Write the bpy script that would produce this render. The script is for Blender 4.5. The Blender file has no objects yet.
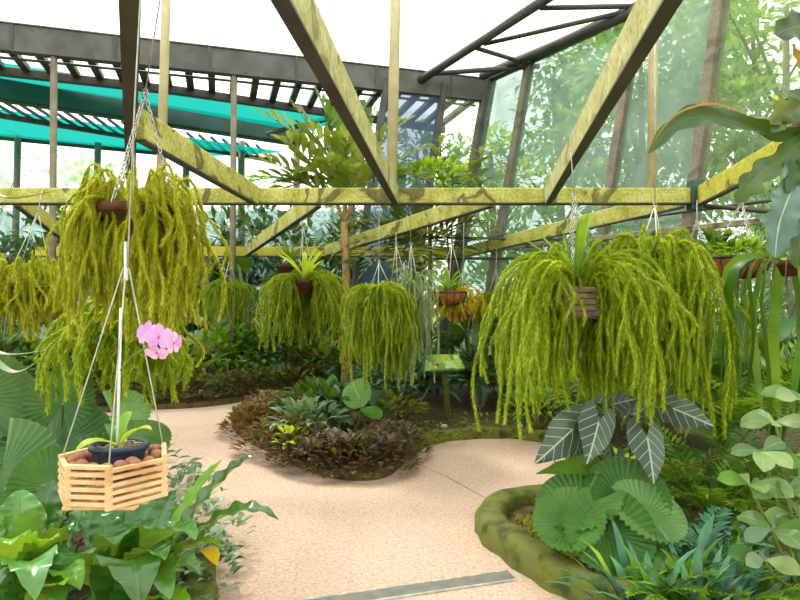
import bpy, math, random
from mathutils import Vector, Matrix
PI = math.pi
F = 600.0; CH = 1.6
SC = bpy.context.scene
COL = SC.collection
UP = Vector((0, 0, 1))
R = random.Random(7)

def P(px, py, d):
    return Vector(((px-400)/F*d, d, CH-(py-300)/F*d))
def G(px, py, z=0.0):
    return P(px, py, F*(CH-z)/(py-300))
def GP(px, d, z=0.0):
    return Vector(((px-400)/F*d, d, z))

# ------------------------------------------------------------------ materials
def lin(c):
    r = []
    for v in c:
        v = v/255.0
        r.append(v/12.92 if v <= 0.04045 else ((v+0.055)/1.055)**2.4)
    return (r[0], r[1], r[2], 1.0)
MATS = {}
def newmat(name):
    m = bpy.data.materials.new(name); m.use_nodes = True
    nt = m.node_tree; nt.nodes.clear()
    out = nt.nodes.new('ShaderNodeOutputMaterial')
    MATS[name] = m
    return m, nt, out
def N(nt, t, **kw):
    n = nt.nodes.new(t)
    for k, v in kw.items():
        if k in n.inputs: n.inputs[k].default_value = v
        else: setattr(n, k, v)
    return n
def ramp(nt, fac, stops):
    r = nt.nodes.new('ShaderNodeValToRGB')
    el = r.color_ramp.elements
    while len(el) < len(stops): el.new(0.5)
    for e, (p, c) in zip(el, stops):
        e.position = p; e.color = lin(c)
    nt.links.new(fac, r.inputs[0])
    return r
def math_(nt, op, a, b=None):
    n = nt.nodes.new('ShaderNodeMath'); n.operation = op
    for i, v in enumerate((a, b)):
        if v is None: continue
        if isinstance(v, (int, float)): n.inputs[i].default_value = v
        else: nt.links.new(v, n.inputs[i])
    return n.outputs[0]
def mixc(nt, fac, a, b):
    n = nt.nodes.new('ShaderNodeMix'); n.data_type = 'RGBA'
    for s, v in ((0, fac), (6, a), (7, b)):
        if isinstance(v, (int, float)): n.inputs[s].default_value = v
        elif isinstance(v, tuple): n.inputs[s].default_value = v
        else: nt.links.new(v, n.inputs[s])
    return n.outputs[2]

def solid(name, c1, c2=None, scale=8.0, rough=0.6, bump=0.0, metal=0.0, c3=None, detail=4.0, spec=0.4):
    m, nt, out = newmat(name)
    b = N(nt, 'ShaderNodeBsdfPrincipled', Roughness=rough, Metallic=metal)
    b.inputs['Specular IOR Level'].default_value = spec
    tc = nt.nodes.new('ShaderNodeTexCoord')
    nz = N(nt, 'ShaderNodeTexNoise', Scale=scale, Detail=detail)
    nt.links.new(tc.outputs['Object'], nz.inputs['Vector'])
    if c2 is None: c2 = tuple(max(0, v-14) for v in c1)
    st = [(0.36, c1), (0.62, c2)] if c3 is None else [(0.34, c1), (0.5, c2), (0.66, c3)]
    r = ramp(nt, nz.outputs['Fac'], st)
    nt.links.new(r.outputs[0], b.inputs['Base Color'])
    if bump:
        bp = N(nt, 'ShaderNodeBump', Strength=bump, Distance=0.02)
        nt.links.new(nz.outputs['Fac'], bp.inputs['Height'])
        nt.links.new(bp.outputs[0], b.inputs['Normal'])
    nt.links.new(b.outputs[0], out.inputs[0])
    return m

def leafmat(name, c1, c2, trans=0.35, rough=0.42, c3=None, noise=6.0, midrib=None, spec=0.4, veins=None):
    m, nt, out = newmat(name)
    b = N(nt, 'ShaderNodeBsdfPrincipled', Roughness=rough)
    b.inputs['Specular IOR Level'].default_value = spec
    ge = nt.nodes.new('ShaderNodeNewGeometry')
    oi = nt.nodes.new('ShaderNodeObjectInfo')
    tc = nt.nodes.new('ShaderNodeTexCoord')
    nz = N(nt, 'ShaderNodeTexNoise', Scale=noise, Detail=3.0)
    nt.links.new(tc.outputs['Object'], nz.inputs['Vector'])
    s = math_(nt, 'ADD', ge.outputs['Random Per Island'], oi.outputs['Random'])
    s = math_(nt, 'FRACT', s)
    s = math_(nt, 'MULTIPLY', s, 0.55)
    n2 = math_(nt, 'MULTIPLY', nz.outputs['Fac'], 0.9)
    s = math_(nt, 'ADD', s, n2)
    s = math_(nt, 'SUBTRACT', s, 0.22)
    st = [(0.1, c1), (0.9, c2)] if c3 is None else [(0.08, c1), (0.55, c2), (0.92, c3)]
    col = ramp(nt, s, st).outputs[0]
    if midrib or veins:
        sx = nt.nodes.new('ShaderNodeSeparateXYZ')
        nt.links.new(tc.outputs['UV'], sx.inputs[0])
        au = math_(nt, 'ABSOLUTE', math_(nt, 'SUBTRACT', sx.outputs[0], 0.5))
        f = math_(nt, 'LESS_THAN', au, 0.022)
        if veins:
            vv = math_(nt, 'SUBTRACT', sx.outputs[1], math_(nt, 'MULTIPLY', au, 0.55))
            fr = math_(nt, 'FRACT', math_(nt, 'MULTIPLY', vv, veins))
            f2 = math_(nt, 'LESS_THAN', fr, 0.075)
            f = math_(nt, 'MAXIMUM', f, f2)
        col = mixc(nt, math_(nt, 'MULTIPLY', f, 0.62), col, lin(midrib))
    nt.links.new(col, b.inputs['Base Color'])
    t = nt.nodes.new('ShaderNodeBsdfTranslucent')
    br = mixc(nt, 0.35, col, lin((215, 225, 60)))
    nt.links.new(br, t.inputs[0])
    mx = N(nt, 'ShaderNodeMixShader', Fac=trans)
    nt.links.new(b.outputs[0], mx.inputs[1]); nt.links.new(t.outputs[0], mx.inputs[2])
    nt.links.new(mx.outputs[0], out.inputs[0])
    return m

def film(name, col, transp, tcol=(1, 1, 1, 1), transl=0.5, gloss=0.0, bump=0.0, nscale=1.5, vary=0.0):
    """sheet that lets part of the light through (roof sheet, shade cloth, wall netting)"""
    m, nt, out = newmat(name)
    d = N(nt, 'ShaderNodeBsdfDiffuse', Color=col)
    t = N(nt, 'ShaderNodeBsdfTranslucent', Color=col)
    m1 = N(nt, 'ShaderNodeMixShader', Fac=transl)
    nt.links.new(d.outputs[0], m1.inputs[1]); nt.links.new(t.outputs[0], m1.inputs[2])
    last = m1.outputs[0]
    if gloss:
        g = N(nt, 'ShaderNodeBsdfGlossy', Roughness=0.25)
        m3 = N(nt, 'ShaderNodeMixShader', Fac=gloss)
        nt.links.new(last, m3.inputs[1]); nt.links.new(g.outputs[0], m3.inputs[2]); last = m3.outputs[0]
        if bump:
            nz = N(nt, 'ShaderNodeTexNoise', Scale=nscale, Detail=3.0, Distortion=1.5)
            bp = N(nt, 'ShaderNodeBump', Strength=bump, Distance=0.1)
            nt.links.new(nz.outputs['Fac'], bp.inputs['Height']); nt.links.new(bp.outputs[0], g.inputs['Normal'])
    tr = N(nt, 'ShaderNodeBsdfTransparent', Color=tcol)
    m2 = N(nt, 'ShaderNodeMixShader', Fac=transp)
    if vary:
        tc = nt.nodes.new('ShaderNodeTexCoord')
        nz = N(nt, 'ShaderNodeTexNoise', Scale=nscale, Detail=3.0, Distortion=1.0)
        nt.links.new(tc.outputs['Object'], nz.inputs['Vector'])
        k = math_(nt, 'ADD', math_(nt, 'MULTIPLY', math_(nt, 'SUBTRACT', nz.outputs['Fac'], 0.5), vary*2), transp)
        nt.links.new(k, m2.inputs[0])
    nt.links.new(last, m2.inputs[1]); nt.links.new(tr.outputs[0], m2.inputs[2])
    nt.links.new(m2.outputs[0], out.inputs[0])
    return m

# ------------------------------------------------------------------ mesh builder
class MB:
    def __init__(s): s.v = []; s.f = []; s.uv = []; s.sm = []
    def add(s, vs, fs, smooth=False, uvs=None):
        o = len(s.v); s.v.extend(vs)
        s.uv.extend(uvs if uvs else [(0.25, 0.5)]*len(vs))
        for f in fs:
            s.f.append(tuple(i+o for i in f)); s.sm.append(smooth)
    def bar(s, a, b, w, h, up=UP, bev=0.0):
        a = Vector(a); b = Vector(b); d = (b-a).normalized()
        side = d.cross(up)
        if side.length < 1e-4: side = d.cross(Vector((1, 0, 0)))
        side.normalize(); n = side.cross(d)
        if bev <= 0:
            prof = [(-w/2, -h/2), (w/2, -h/2), (w/2, h/2), (-w/2, h/2)]
        else:
            e = bev
            prof = [(-w/2+e, -h/2), (w/2-e, -h/2), (w/2, -h/2+e), (w/2, h/2-e), (w/2-e, h/2), (-w/2+e, h/2), (-w/2, h/2-e), (-w/2, -h/2+e)]
        k = len(prof)
        vs = [p+side*x+n*y for p in (a, b) for x, y in prof]
        fs = [(i, (i+1) % k, (i+1) % k+k, i+k) for i in range(k)]
        fs += [tuple(range(k-1, -1, -1)), tuple(range(k, 2*k))]
        s.add(vs, fs)
    def box(s, c, sx, sy, sz, rz=0.0):
        c = Vector(c); m = Matrix.Rotation(rz, 3, 'Z')
        d = m @ Vector((0, 1, 0))
        s.bar(c-d*sy/2, c+d*sy/2, sx, sz, UP, min(sx, sy, sz)*0.12)
    def channel(s, a, b, w, h, t, up=UP):
        """I-section beam: two flanges and a web"""
        a = Vector(a); b = Vector(b); d = (b-a).normalized(); side = d.cross(up).normalized(); n = side.cross(d)
        s.bar(a+n*(h/2-t/2), b+n*(h/2-t/2), w, t, up, t*0.2)
        s.bar(a-n*(h/2-t/2), b-n*(h/2-t/2), w, t, up, t*0.2)
        s.bar(a, b, w*0.72, h-2*t, up)
    def tube(s, pts, r, k=6, cap=True, smooth=True, r2=None):
        pts = [Vector(p) for p in pts]; n = len(pts)
        ref = UP
        vs = []; pu = None
        for i, p in enumerate(pts):
            t = (pts[min(i+1, n-1)]-pts[max(i-1, 0)])
            if t.length < 1e-9: t = Vector((0, 0, 1))
            t.normalize()
            if pu is None:
                a = t.cross(ref)
                if a.length < 0.05: a = t.cross(Vector((1, 0, 0)))
            else:
                a = pu - t*pu.dot(t)
                if a.length < 1e-6: a = t.cross(Vector((1, 0, 0)))
            a.normalize(); pu = a; b = t.cross(a)
            rr = r if r2 is None else r+(r2-r)*i/(n-1)
            if isinstance(r, (list, tuple)): rr = r[i]
            for j in range(k):
                an = 2*PI*j/k
                vs.append(p+a*(math.cos(an)*rr)+b*(math.sin(an)*rr))
        fs = [(i*k+j, i*k+(j+1) % k, (i+1)*k+(j+1) % k, (i+1)*k+j) for i in range(n-1) for j in range(k)]
        if cap: fs += [tuple(range(k-1, -1, -1)), tuple(range((n-1)*k, n*k))]
        s.add(vs, fs, smooth)
    def lathe(s, c, prof, k=20, smooth=True, rx=1.0, ry=1.0):
        c = Vector(c); n = len(prof)
        vs = [c+Vector((math.cos(2*PI*j/k)*r*rx, math.sin(2*PI*j/k)*r*ry, z)) for r, z in prof for j in range(k)]
        fs = [(i*k+j, i*k+(j+1) % k, (i+1)*k+(j+1) % k, (i+1)*k+j) for i in range(n-1) for j in range(k)]
        s.add(vs, fs, smooth)
    def grid(s, rows, smooth=True, uvs=None):
        n = len(rows); k = len(rows[0])
        vs = [p for r in rows for p in r]
        fs = [(i*k+j, i*k+j+1, (i+1)*k+j+1, (i+1)*k+j) for i in range(n-1) for j in range(k-1)]
        s.add(vs, fs, smooth, [u for r in uvs for u in r] if uvs else None)
    def build(s, name, mat, parent=None, smooth=None):
        org = Vector((0, 0, 0))
        if parent is not None: org = ORG[parent.name]
        else:
            xs = [p[0] for p in s.v]; ys = [p[1] for p in s.v]; zs = [p[2] for p in s.v]
            org = Vector(((min(xs)+max(xs))/2, (min(ys)+max(ys))/2, min(zs)))
        me = bpy.data.meshes.new(name)
        me.from_pydata([tuple(p-org) for p in map(Vector, s.v)], [], s.f)
        ul = me.uv_layers.new(name='UVMap')
        idx = [0]*len(me.loops); me.loops.foreach_get('vertex_index', idx)
        flat = [c for i in idx for c in s.uv[i]]
        ul.data.foreach_set('uv', flat)
        me.polygons.foreach_set('use_smooth', s.sm if smooth is None else [smooth]*len(s.f))
        me.materials.append(MATS[mat] if isinstance(mat, str) else mat)
        me.update()
        o = bpy.data.objects.new(name, me); COL.objects.link(o)
        if parent is not None: o.parent = parent
        else: o.location = org
        ORG[o.name] = org
        return o
ORG = {}
def tag(o, label=None, cat=None, group=None, kind=None):
    if label: o['label'] = label
    if cat: o['category'] = cat
    if group: o['group'] = group
    if kind: o['kind'] = kind
    return o
def thing(name, label, cat, loc, group=None):
    o = bpy.data.objects.new(name, None); COL.objects.link(o)
    o.empty_display_size = 0.1
    o.location = Vector(loc); ORG[o.name] = Vector(loc)
    return tag(o, label, cat, group)
def struct(name, mb, mat):
    return tag(mb.build(name, mat), kind='structure')
def dup(o, parent=None, loc=None, rz=0.0, sc=1.0, label=None):
    c = o.copy(); COL.objects.link(c)
    if parent is not None: c.parent = parent
    if loc is not None:
        c.location = Vector(loc); c.rotation_euler = (0, 0, rz); c.scale = (sc, sc, sc)
    if label: c['label'] = label
    for ch in list(o.children): dup(ch, c)
    return c

# ------------------------------------------------------------------ leaf shapes
def pr_ell(t): return max(0.0, math.sin(PI*min(1, max(0, t))))**0.75
def pr_lance(t): return max(0.03, math.sin(PI*t**0.7)**0.9)
def pr_strap(t): return min(1.0, 0.35+t*4)*min(1.0, (1.001-t)*5)**0.6
def pr_nest(t): return min(1.0, 0.28+t*2.2)*min(1.0, (1.001-t)*3.2)**0.7
def pr_obov(t): return max(0.05, math.sin(PI*t**1.5)**0.8)

def bez(a, b, c, d, n):
    r = []
    for i in range(n+1):
        t = i/n; u = 1-t
        r.append(a*(u**3)+b*(3*u*u*t)+c*(3*u*t*t)+d*(t**3))
    return r
def leaf_curve(mb, pts, W, prof=pr_ell, nw=4, fold=0.15, wave=0.0, wf=5.0, up=UP, twist=0.0, ph=0.0):
    n = len(pts)-1; rows = []; uvs = []
    side = None
    for i, p in enumerate(pts):
        t = i/n
        tg = (pts[min(i+1, n)]-pts[max(i-1, 0)]).normalized()
        if side is None:
            side = tg.cross(up)
            if side.length < 0.05: side = tg.cross(Vector((0.3, 1, 0)))
        else: side = side-tg*side.dot(tg)
        side.normalize()
        s2 = side
        if twist: s2 = Matrix.Rotation(twist*t, 3, tg) @ side
        nn = s2.cross(tg)
        w = W*prof(t)*0.5
        row = []; uv = []
        for j in range(nw+1):
            u = -1+2*j/nw
            q = p+s2*(u*w)+nn*(fold*abs(u)*w+wave*w*2*u*u*math.sin(t*wf*2*PI+ph+(1.3 if u > 0 else 0)))
            row.append(q); uv.append((0.5+u/2, t))
        rows.append(row); uvs.append(uv)
    mb.grid(rows, True, uvs)
def leaf(mb, p, d, L, W, droop=0.6, prof=pr_ell, nl=5, nw=2, fold=0.15, wave=0.0, wf=5.0, up=UP, twist=0.0, ph=0.0):
    d = Vector(d).normalized(); side = d.cross(up)
    if side.length < 0.05: side = d.cross(Vector((0.6, 0.8, 0)))
    side.normalize(); n = side.cross(d)
    pts = [Vector(p)]; st = L/nl; a = droop/nl
    for i in range(nl):
        pts.append(pts[-1]+d*st)
        d, n = d*math.cos(a)-n*math.sin(a), n*math.cos(a)+d*math.sin(a)
    leaf_curve(mb, pts, W, prof, nw, fold, wave, wf, up, twist, ph)
    return pts
def sph(az, el):
    return Vector((math.cos(az)*math.cos(el), math.sin(az)*math.cos(el), math.sin(el)))

def pinnate(mb, pts, LL, LW, n, droop=0.4, prof=pr_lance, nl=3, ang=1.0, rr=0.004, taper=True, lift=0.15, nw=2, rng=R):
    """rachis with paired leaflets"""
    mb.tube(pts, rr, 4, r2=rr*0.4)
    m = len(pts)-1
    for i in range(n):
        t = (i+0.7)/n
        x = t*m; k = min(int(x), m-1); f = x-k
        p = pts[k].lerp(pts[k+1], f); tg = (pts[k+1]-pts[k]).normalized()
        side = tg.cross(UP)
        if side.length < 0.05: side = Vector((1, 0, 0))
        side.normalize(); nn = side.cross(tg)
        s = (math.sin(PI*(0.12+0.85*t))**0.7) if taper else 1.0
        for sg in (-1, 1):
            d = (side*sg*ang+tg*(0.55+0.5*t)+nn*(lift+rng.uniform(-.1, .1))).normalized()
            leaf(mb, p, d, LL*s*rng.uniform(.9, 1.1), LW*(0.5+0.5*s), droop, prof, nl, nw, 0.1, up=nn)
    p = pts[-1]; tg = (pts[-1]-pts[-2]).normalized()
    leaf(mb, p, tg, LL*0.5, LW*0.7, droop, prof, nl, nw, 0.1)

def strand(mb, pts, step, ll, lw, k, core, rng, ph=0.0):
    """bristly clubmoss strand: core with small leaves all round"""
    mb.tube(pts, core, 3, cap=False)
    acc = 0.0; an = ph
    for i in range(len(pts)-1):
        a, b = pts[i], pts[i+1]; L = (b-a).length
        if L < 1e-6: continue
        t = (b-a)/L
        s = t.cross(Vector((0.31, 0.9, 0.2)))
        s.normalize(); n = s.cross(t)
        x = -acc % step
        while x < L:
            p = a+t*x
            an += 0.9
            vs = []; fs = []
            for j in range(k):
                q = an+2*PI*j/k+rng.uniform(-.3, .3)
                o = s*math.cos(q)+n*math.sin(q); w = t.cross(o)
                l = ll*rng.uniform(.75, 1.2)
                m = len(vs)
                vs += [p+w*(lw/2), p-w*(lw/2), p+o*(l*0.55)+t*(l*0.72)]
                fs.append((m, m+1, m+2))
            mb.add(vs, fs)
            x += step
        acc += L

def chain(mb, a, b, link=0.026, wire=0.0026):
    a = Vector(a); b = Vector(b); L = (b-a).length; t = (b-a)/L
    s = t.cross(Vector((0.2, 0.9, 0.1))).normalized(); n = s.cross(t)
    m = max(1, int(L/(link*0.72)))
    for i in range(m):
        c = a+t*((i+0.5)*L/m); u = s if i % 2 else n
        pts = []
        for j in range(9):
            q = 2*PI*j/8
            pts.append(c+t*(math.cos(q)*link*0.5)+u*(math.sin(q)*link*0.27))
        mb.tube(pts, wire, 4, cap=False)
# ------------------------------------------------------------------ camera, light, sky
cam = bpy.data.cameras.new('camera'); co = bpy.data.objects.new('camera', cam); COL.objects.link(co)
co.location = (0, 0, CH); co.rotation_euler = (PI/2, 0, 0)
cam.sensor_width = 36; cam.lens = 36*F/800; cam.clip_end = 300
SC.camera = co
SC.view_settings.view_transform = 'Standard'; SC.view_settings.look = 'None'
SC.view_settings.exposure = 0.3; SC.view_settings.gamma = 1.0
SC.view_settings.use_curve_mapping = False
w = bpy.data.worlds.new('sky'); SC.world = w; w.use_nodes = True
bg = w.node_tree.nodes['Background']
bg.inputs[0].default_value = (0.93, 1.0, 0.95, 1); bg.inputs[1].default_value = 1.7
sl = bpy.data.lights.new('sun', 'SUN'); sl.energy = 5.0; sl.angle = math.radians(8); sl.color = (1, 0.95, 0.82)
so = bpy.data.objects.new('sun', sl); COL.objects.link(so)
so.rotation_euler = (math.radians(-30), math.radians(-22), 0)
cy = SC.cycles
cy.max_bounces = 7; cy.diffuse_bounces = 4; cy.glossy_bounces = 2; cy.transmission_bounces = 4; cy.transparent_max_bounces = 12
cy.caustics_reflective = False; cy.caustics_refractive = False; cy.sample_clamp_indirect = 6.0
cy.use_denoising = True

# ------------------------------------------------------------------ materials
def path_mat():
    m, nt, out = newmat('path_aggregate')
    b = N(nt, 'ShaderNodeBsdfPrincipled', Roughness=0.85)
    tc = nt.nodes.new('ShaderNodeTexCoord')
    v = N(nt, 'ShaderNodeTexVoronoi', Scale=110.0); nt.links.new(tc.outputs['Object'], v.inputs['Vector'])
    n1 = N(nt, 'ShaderNodeTexNoise', Scale=1.1, Detail=5.0); nt.links.new(tc.outputs['Object'], n1.inputs['Vector'])
    n2 = N(nt, 'ShaderNodeTexNoise', Scale=45.0, Detail=3.0); nt.links.new(tc.outputs['Object'], n2.inputs['Vector'])
    sv = nt.nodes.new('ShaderNodeSeparateColor'); nt.links.new(v.outputs['Color'], sv.inputs[0])
    c = ramp(nt, sv.outputs[0], [(0.0, (150, 112, 92)), (0.3, (186, 152, 130)), (0.7, (198, 166, 144)), (1.0, (222, 202, 186))]).outputs[0]
    g = ramp(nt, n1.outputs['Fac'], [(0.3, (178, 150, 132)), (0.7, (204, 178, 158))]).outputs[0]
    k = mixc(nt, 0.5, c, g)
    s = ramp(nt, n2.outputs['Fac'], [(0.36, (132, 98, 80)), (0.5, (200, 172, 152))]).outputs[0]
    k = mixc(nt, 0.3, k, s)
    nt.links.new(k, b.inputs['Base Color'])
    bp = N(nt, 'ShaderNodeBump', Strength=0.35, Distance=0.004)
    nt.links.new(v.outputs['Distance'], bp.inputs['Height']); nt.links.new(bp.outputs[0], b.inputs['Normal'])
    nt.links.new(b.outputs[0], out.inputs[0])
path_mat()
def mossy_beam(name, c1, c2, stain, scale=5.0):
    m, nt, out = newmat(name)
    b = N(nt, 'ShaderNodeBsdfPrincipled', Roughness=0.75)
    tc = nt.nodes.new('ShaderNodeTexCoord')
    n1 = N(nt, 'ShaderNodeTexNoise', Scale=scale, Detail=6.0, Roughness=0.65); nt.links.new(tc.outputs['Object'], n1.inputs['Vector'])
    n2 = N(nt, 'ShaderNodeTexNoise', Scale=scale*0.45, Detail=5.0, Distortion=0.8); nt.links.new(tc.outputs['Object'], n2.inputs['Vector'])
    n3 = N(nt, 'ShaderNodeTexNoise', Scale=40.0, Detail=2.0); nt.links.new(tc.outputs['Object'], n3.inputs['Vector'])
    a = ramp(nt, n1.outputs['Fac'], [(0.35, c1), (0.62, c2)]).outputs[0]
    sp = ramp(nt, n3.outputs['Fac'], [(0.3, (150, 150, 150)), (0.6, (255, 255, 255))]).outputs[0]
    mm = nt.nodes.new('ShaderNodeMix'); mm.data_type = 'RGBA'; mm.blend_type = 'MULTIPLY'; mm.inputs[0].default_value = 0.5
    nt.links.new(a, mm.inputs[6]); nt.links.new(sp, mm.inputs[7])
    f = ramp(nt, n2.outputs['Fac'], [(0.56, (0, 0, 0)), (0.60, (235, 235, 235)), (0.66, (210, 210, 210)), (0.68, (60, 60, 60))]).outputs[0]
    k = mixc(nt, f, mm.outputs[2], lin(stain))
    nt.links.new(k, b.inputs['Base Color'])
    bp = N(nt, 'ShaderNodeBump', Strength=0.3, Distance=0.01)
    nt.links.new(n1.outputs['Fac'], bp.inputs['Height']); nt.links.new(bp.outputs[0], b.inputs['Normal'])
    nt.links.new(b.outputs[0], out.inputs[0])
mossy_beam('beam_moss', (154, 152, 44), (200, 194, 108), (62, 48, 18))
mossy_beam('beam_pale', (166, 160, 84), (200, 194, 138), (112, 104, 54), 7.0)
mossy_beam('beam_yellow', (176, 168, 26), (196, 188, 70), (80, 72, 20))
mossy_beam('mullion_brown', (106, 98, 82), (128, 118, 98), (80, 74, 58), 4.0)
solid('post_tan', (196, 184, 148), (178, 164, 124), 6, 0.6)
solid('post_grey', (128, 118, 98), (110, 102, 84), 6, 0.6)
solid('dark_steel', (58, 56, 56), (74, 72, 68), 3, 0.5)
solid('grey_steel', (92, 90, 86), (70, 68, 66), 3, 0.55)
solid('green_steel', (52, 86, 78), (44, 72, 66), 3, 0.6)
solid('old_wood_steel', (124, 110, 82), (150, 140, 110), 5, 0.6, c3=(70, 62, 48))
solid('moss_kerb', (66, 72, 36), (104, 112, 36), 7, 0.95, 0.9, c3=(112, 104, 76), detail=9)
solid('moss_kerb_deep', (62, 64, 22), (104, 110, 28), 8, 0.95, 0.8, c3=(64, 54, 30), detail=8)
solid('soil', (62, 46, 30), (92, 74, 44), 14, 0.95, 0.8, c3=(78, 84, 24), detail=8)
solid('soil_moss', (110, 116, 30), (140, 140, 34), 7, 0.95, 0.8, c3=(84, 70, 40), detail=8)
solid('grass_ground', (74, 92, 36), (96, 120, 40), 3, 0.95, 0.5)
solid('drain_metal', (104, 100, 94), (122, 118, 110), 12, 0.55)
solid('chain_metal', (205, 205, 196), (170, 168, 158), 20, 0.35, metal=0.4)
solid('wire_metal', (190, 190, 182), (160, 158, 150), 20, 0.35, metal=0.3)
film('roof_sheet', (0.93, 0.93, 0.9, 1), 0.35, transl=0.85)
film('roof_sheet_aged', (0.85, 0.86, 0.86, 1), 0.3, transl=0.8)
film('shade_teal', lin((8, 140, 132)), 0.14, tcol=(0.1, 0.75, 0.7, 1), transl=0.6)
film('net_teal', lin((138, 168, 154)), 0.42, tcol=(0.82, 0.95, 0.9, 1), transl=0.55, gloss=0.1, bump=0.6, nscale=1.2, vary=0.35)
film('net_clear', lin((170, 200, 160)), 0.72, tcol=(0.97, 1, 0.94, 1), transl=0.55, gloss=0.08, bump=0.5, nscale=1.3, vary=0.3)
film('net_violet', lin((96, 112, 140)), 0.3, tcol=(0.8, 0.88, 1, 1), transl=0.5, nscale=1.0, vary=0.2)
film('net_grey', lin((120, 150, 150)), 0.3, tcol=(0.85, 0.95, 0.95, 1), transl=0.5, nscale=0.5, vary=0.3)

# ------------------------------------------------------------------ ground, path, garden beds
def poly_slab(name, pts, z, mat, z0=-0.05):
    """raised slab: flat top with vertical sides, triangulated by bmesh"""
    import bmesh
    bm = bmesh.new()
    vs = [bm.verts.new((p[0], p[1], z)) for p in pts]
    f = bm.faces.new(vs)
    r = bmesh.ops.extrude_face_region(bm, geom=[f])
    for v in r['geom']:
        if isinstance(v, bmesh.types.BMVert): v.co.z = z0
    bmesh.ops.recalc_face_normals(bm, faces=bm.faces)
    bmesh.ops.triangulate(bm, faces=[q for q in bm.faces if len(q.verts) > 4])
    me = bpy.data.meshes.new(name); bm.to_mesh(me); bm.free()
    me.materials.append(MATS[mat])
    o = bpy.data.objects.new(name, me); COL.objects.link(o)
    return tag(o, kind='structure')
def smooth2(pts, n=4):
    """Catmull-Rom through 2-D ground points"""
    r = []
    for i in range(len(pts)-1):
        p0 = pts[max(i-1, 0)]; p1 = pts[i]; p2 = pts[i+1]; p3 = pts[min(i+2, len(pts)-1)]
        for j in range(n):
            t = j/n
            r.append(0.5*((2*p1)+(p2-p0)*t+(2*p0-5*p1+4*p2-p3)*t*t+(3*p1-p0-3*p2+p3)*t**3))
    r.append(pts[-1])
    return r
m = MB(); m.grid([[Vector((x, y, -0.06)) for x in (-70, 0, 70)] for y in (-20, 30, 90)], False); struct('outside_ground', m, 'grass_ground')
m = MB(); m.grid([[Vector((x, y, 0.0)) for x in (-9, -3, 3, 8)] for y in (-3, 4, 11.4)], False); struct('floor', m, 'path_aggregate')

def gl(l): return [G(x, y) for x, y in l]
far_front = smooth2(gl([(20, 418), (75, 415), (130, 411), (200, 407.5), (260, 399.5), (310, 393.5), (333, 391.5)]))
isl = smooth2(gl([(334, 395.5), (315, 397), (290, 397.5), (262, 400), (243, 407), (232, 419), (234, 431), (252, 444), (278, 457), (302, 469), (330, 478),
                  (360, 481), (384, 478), (400, 468), (410, 456), (424, 447.5), (447, 441), (480, 438.5), (515, 438.5), (545, 443), (575, 452), (598, 464), (612, 480)]))
rb = smooth2(gl([(612, 480), (600, 494), (573, 500), (530, 505), (498, 511), (483, 524), (484, 540), (508, 562), (545, 585), (585, 606), (640, 640), (720, 720)]))
lb = smooth2(gl([(214, 640), (211, 600), (204, 572), (186, 540), (166, 508), (150, 480), (128, 452), (100, 434), (55, 424), (20, 418)]))
BZ = 0.10
bed1 = far_front+isl+rb[1:]+[Vector((8.0, 1.6, 0)), Vector((8, 11.4, 0)), Vector((-9, 11.4, 0)), Vector((-9, far_front[0][1], 0))]
poly_slab('garden_bed', bed1, BZ-0.03, 'soil')
bed2 = lb+[Vector((-9, lb[-1][1], 0)), Vector((-9, 1.4, 0)), Vector((lb[0][0], 1.4, 0))]
poly_slab('garden_bed', bed2, BZ-0.031, 'soil')

def kerb(name, label, pts, wd, h, mat, inward=1, z0=-0.01):
    """rounded kerb swept along a ground line; inward = side of the line it takes up"""
    prof = [(0, 0), (0.0, h*0.8), (wd*0.14, h*0.97), (wd*0.4, h*1.02), (wd*0.8, h), (wd, h*0.85), (wd, 0)]
    rows = []
    for i, p in enumerate(pts):
        t = (pts[min(i+1, len(pts)-1)]-pts[max(i-1, 0)]).normalized()
        s = Vector((t.y, -t.x, 0))*inward
        jit = 0.012*math.sin(i*1.7)+0.008*math.sin(i*0.6)
        rows.append([p+s*(a+jit-.028)+UP*(b+z0+(jit*0.6 if b > 0 else 0)) for a, b in prof])
    m = MB(); m.grid(rows, True)
    m.add(rows[0], [tuple(range(len(prof)))]); m.add(rows[-1], [tuple(range(len(prof)-1, -1, -1))])
    return tag(m.build(name, mat), label, 'kerb')
i0 = 4*12; i1 = 4*20
kerb('mossy_kerb', 'low dark mossy kerb curving along the back of the path bay behind the sign post', isl[4*14:4*21], 0.16, 0.13, 'moss_kerb_deep', -1)
kerb('mossy_kerb', 'broad mossy concrete kerb with rounded corner beside the end of the drain strip', rb[4*1:4*10], 0.19, 0.17, 'moss_kerb', -1)
kerb('mossy_kerb', 'short yellowish mossy kerb below the yellow leaf beside the path', lb[4*0:4*4], 0.16, 0.15, 'moss_kerb', -1)
m = MB()
for k in range(900):
    py = R.uniform(514, 560); c = G(R.uniform(max(516, 516+(py-530)*1.5), 590), py, BZ-.03)
    h = R.uniform(.012, .03); r = R.uniform(.008, .02)
    m.lathe(c, [(r, -.005), (r*.8, h*.6), (.0008, h)], 5)
tag(m.build('moss_carpet', 'soil_moss'), 'yellow green moss growing over soil inside the broad rounded kerb', 'moss', kind='stuff')

# drain strip
a, b = G(512, 576), G(300, 607)
t = thing('drain_channel', 'grey metal drain strip set across the path at the bottom', 'drain', (a+b)/2)
d = (b-a).normalized(); sd = Vector((d.y, -d.x, 0)).normalized()
m = MB(); m.bar(a+UP*0.001, b+UP*0.001, 0.10, 0.012); m.build('cover', 'drain_metal', t)
for sg in (-1, 1):
    m = MB(); m.bar(a+sd*sg*0.058+UP*0.003, b+sd*sg*0.058+UP*0.003, 0.012, 0.016, UP, 0.002); m.build('edge_rail', 'chain_metal', t)
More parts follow.
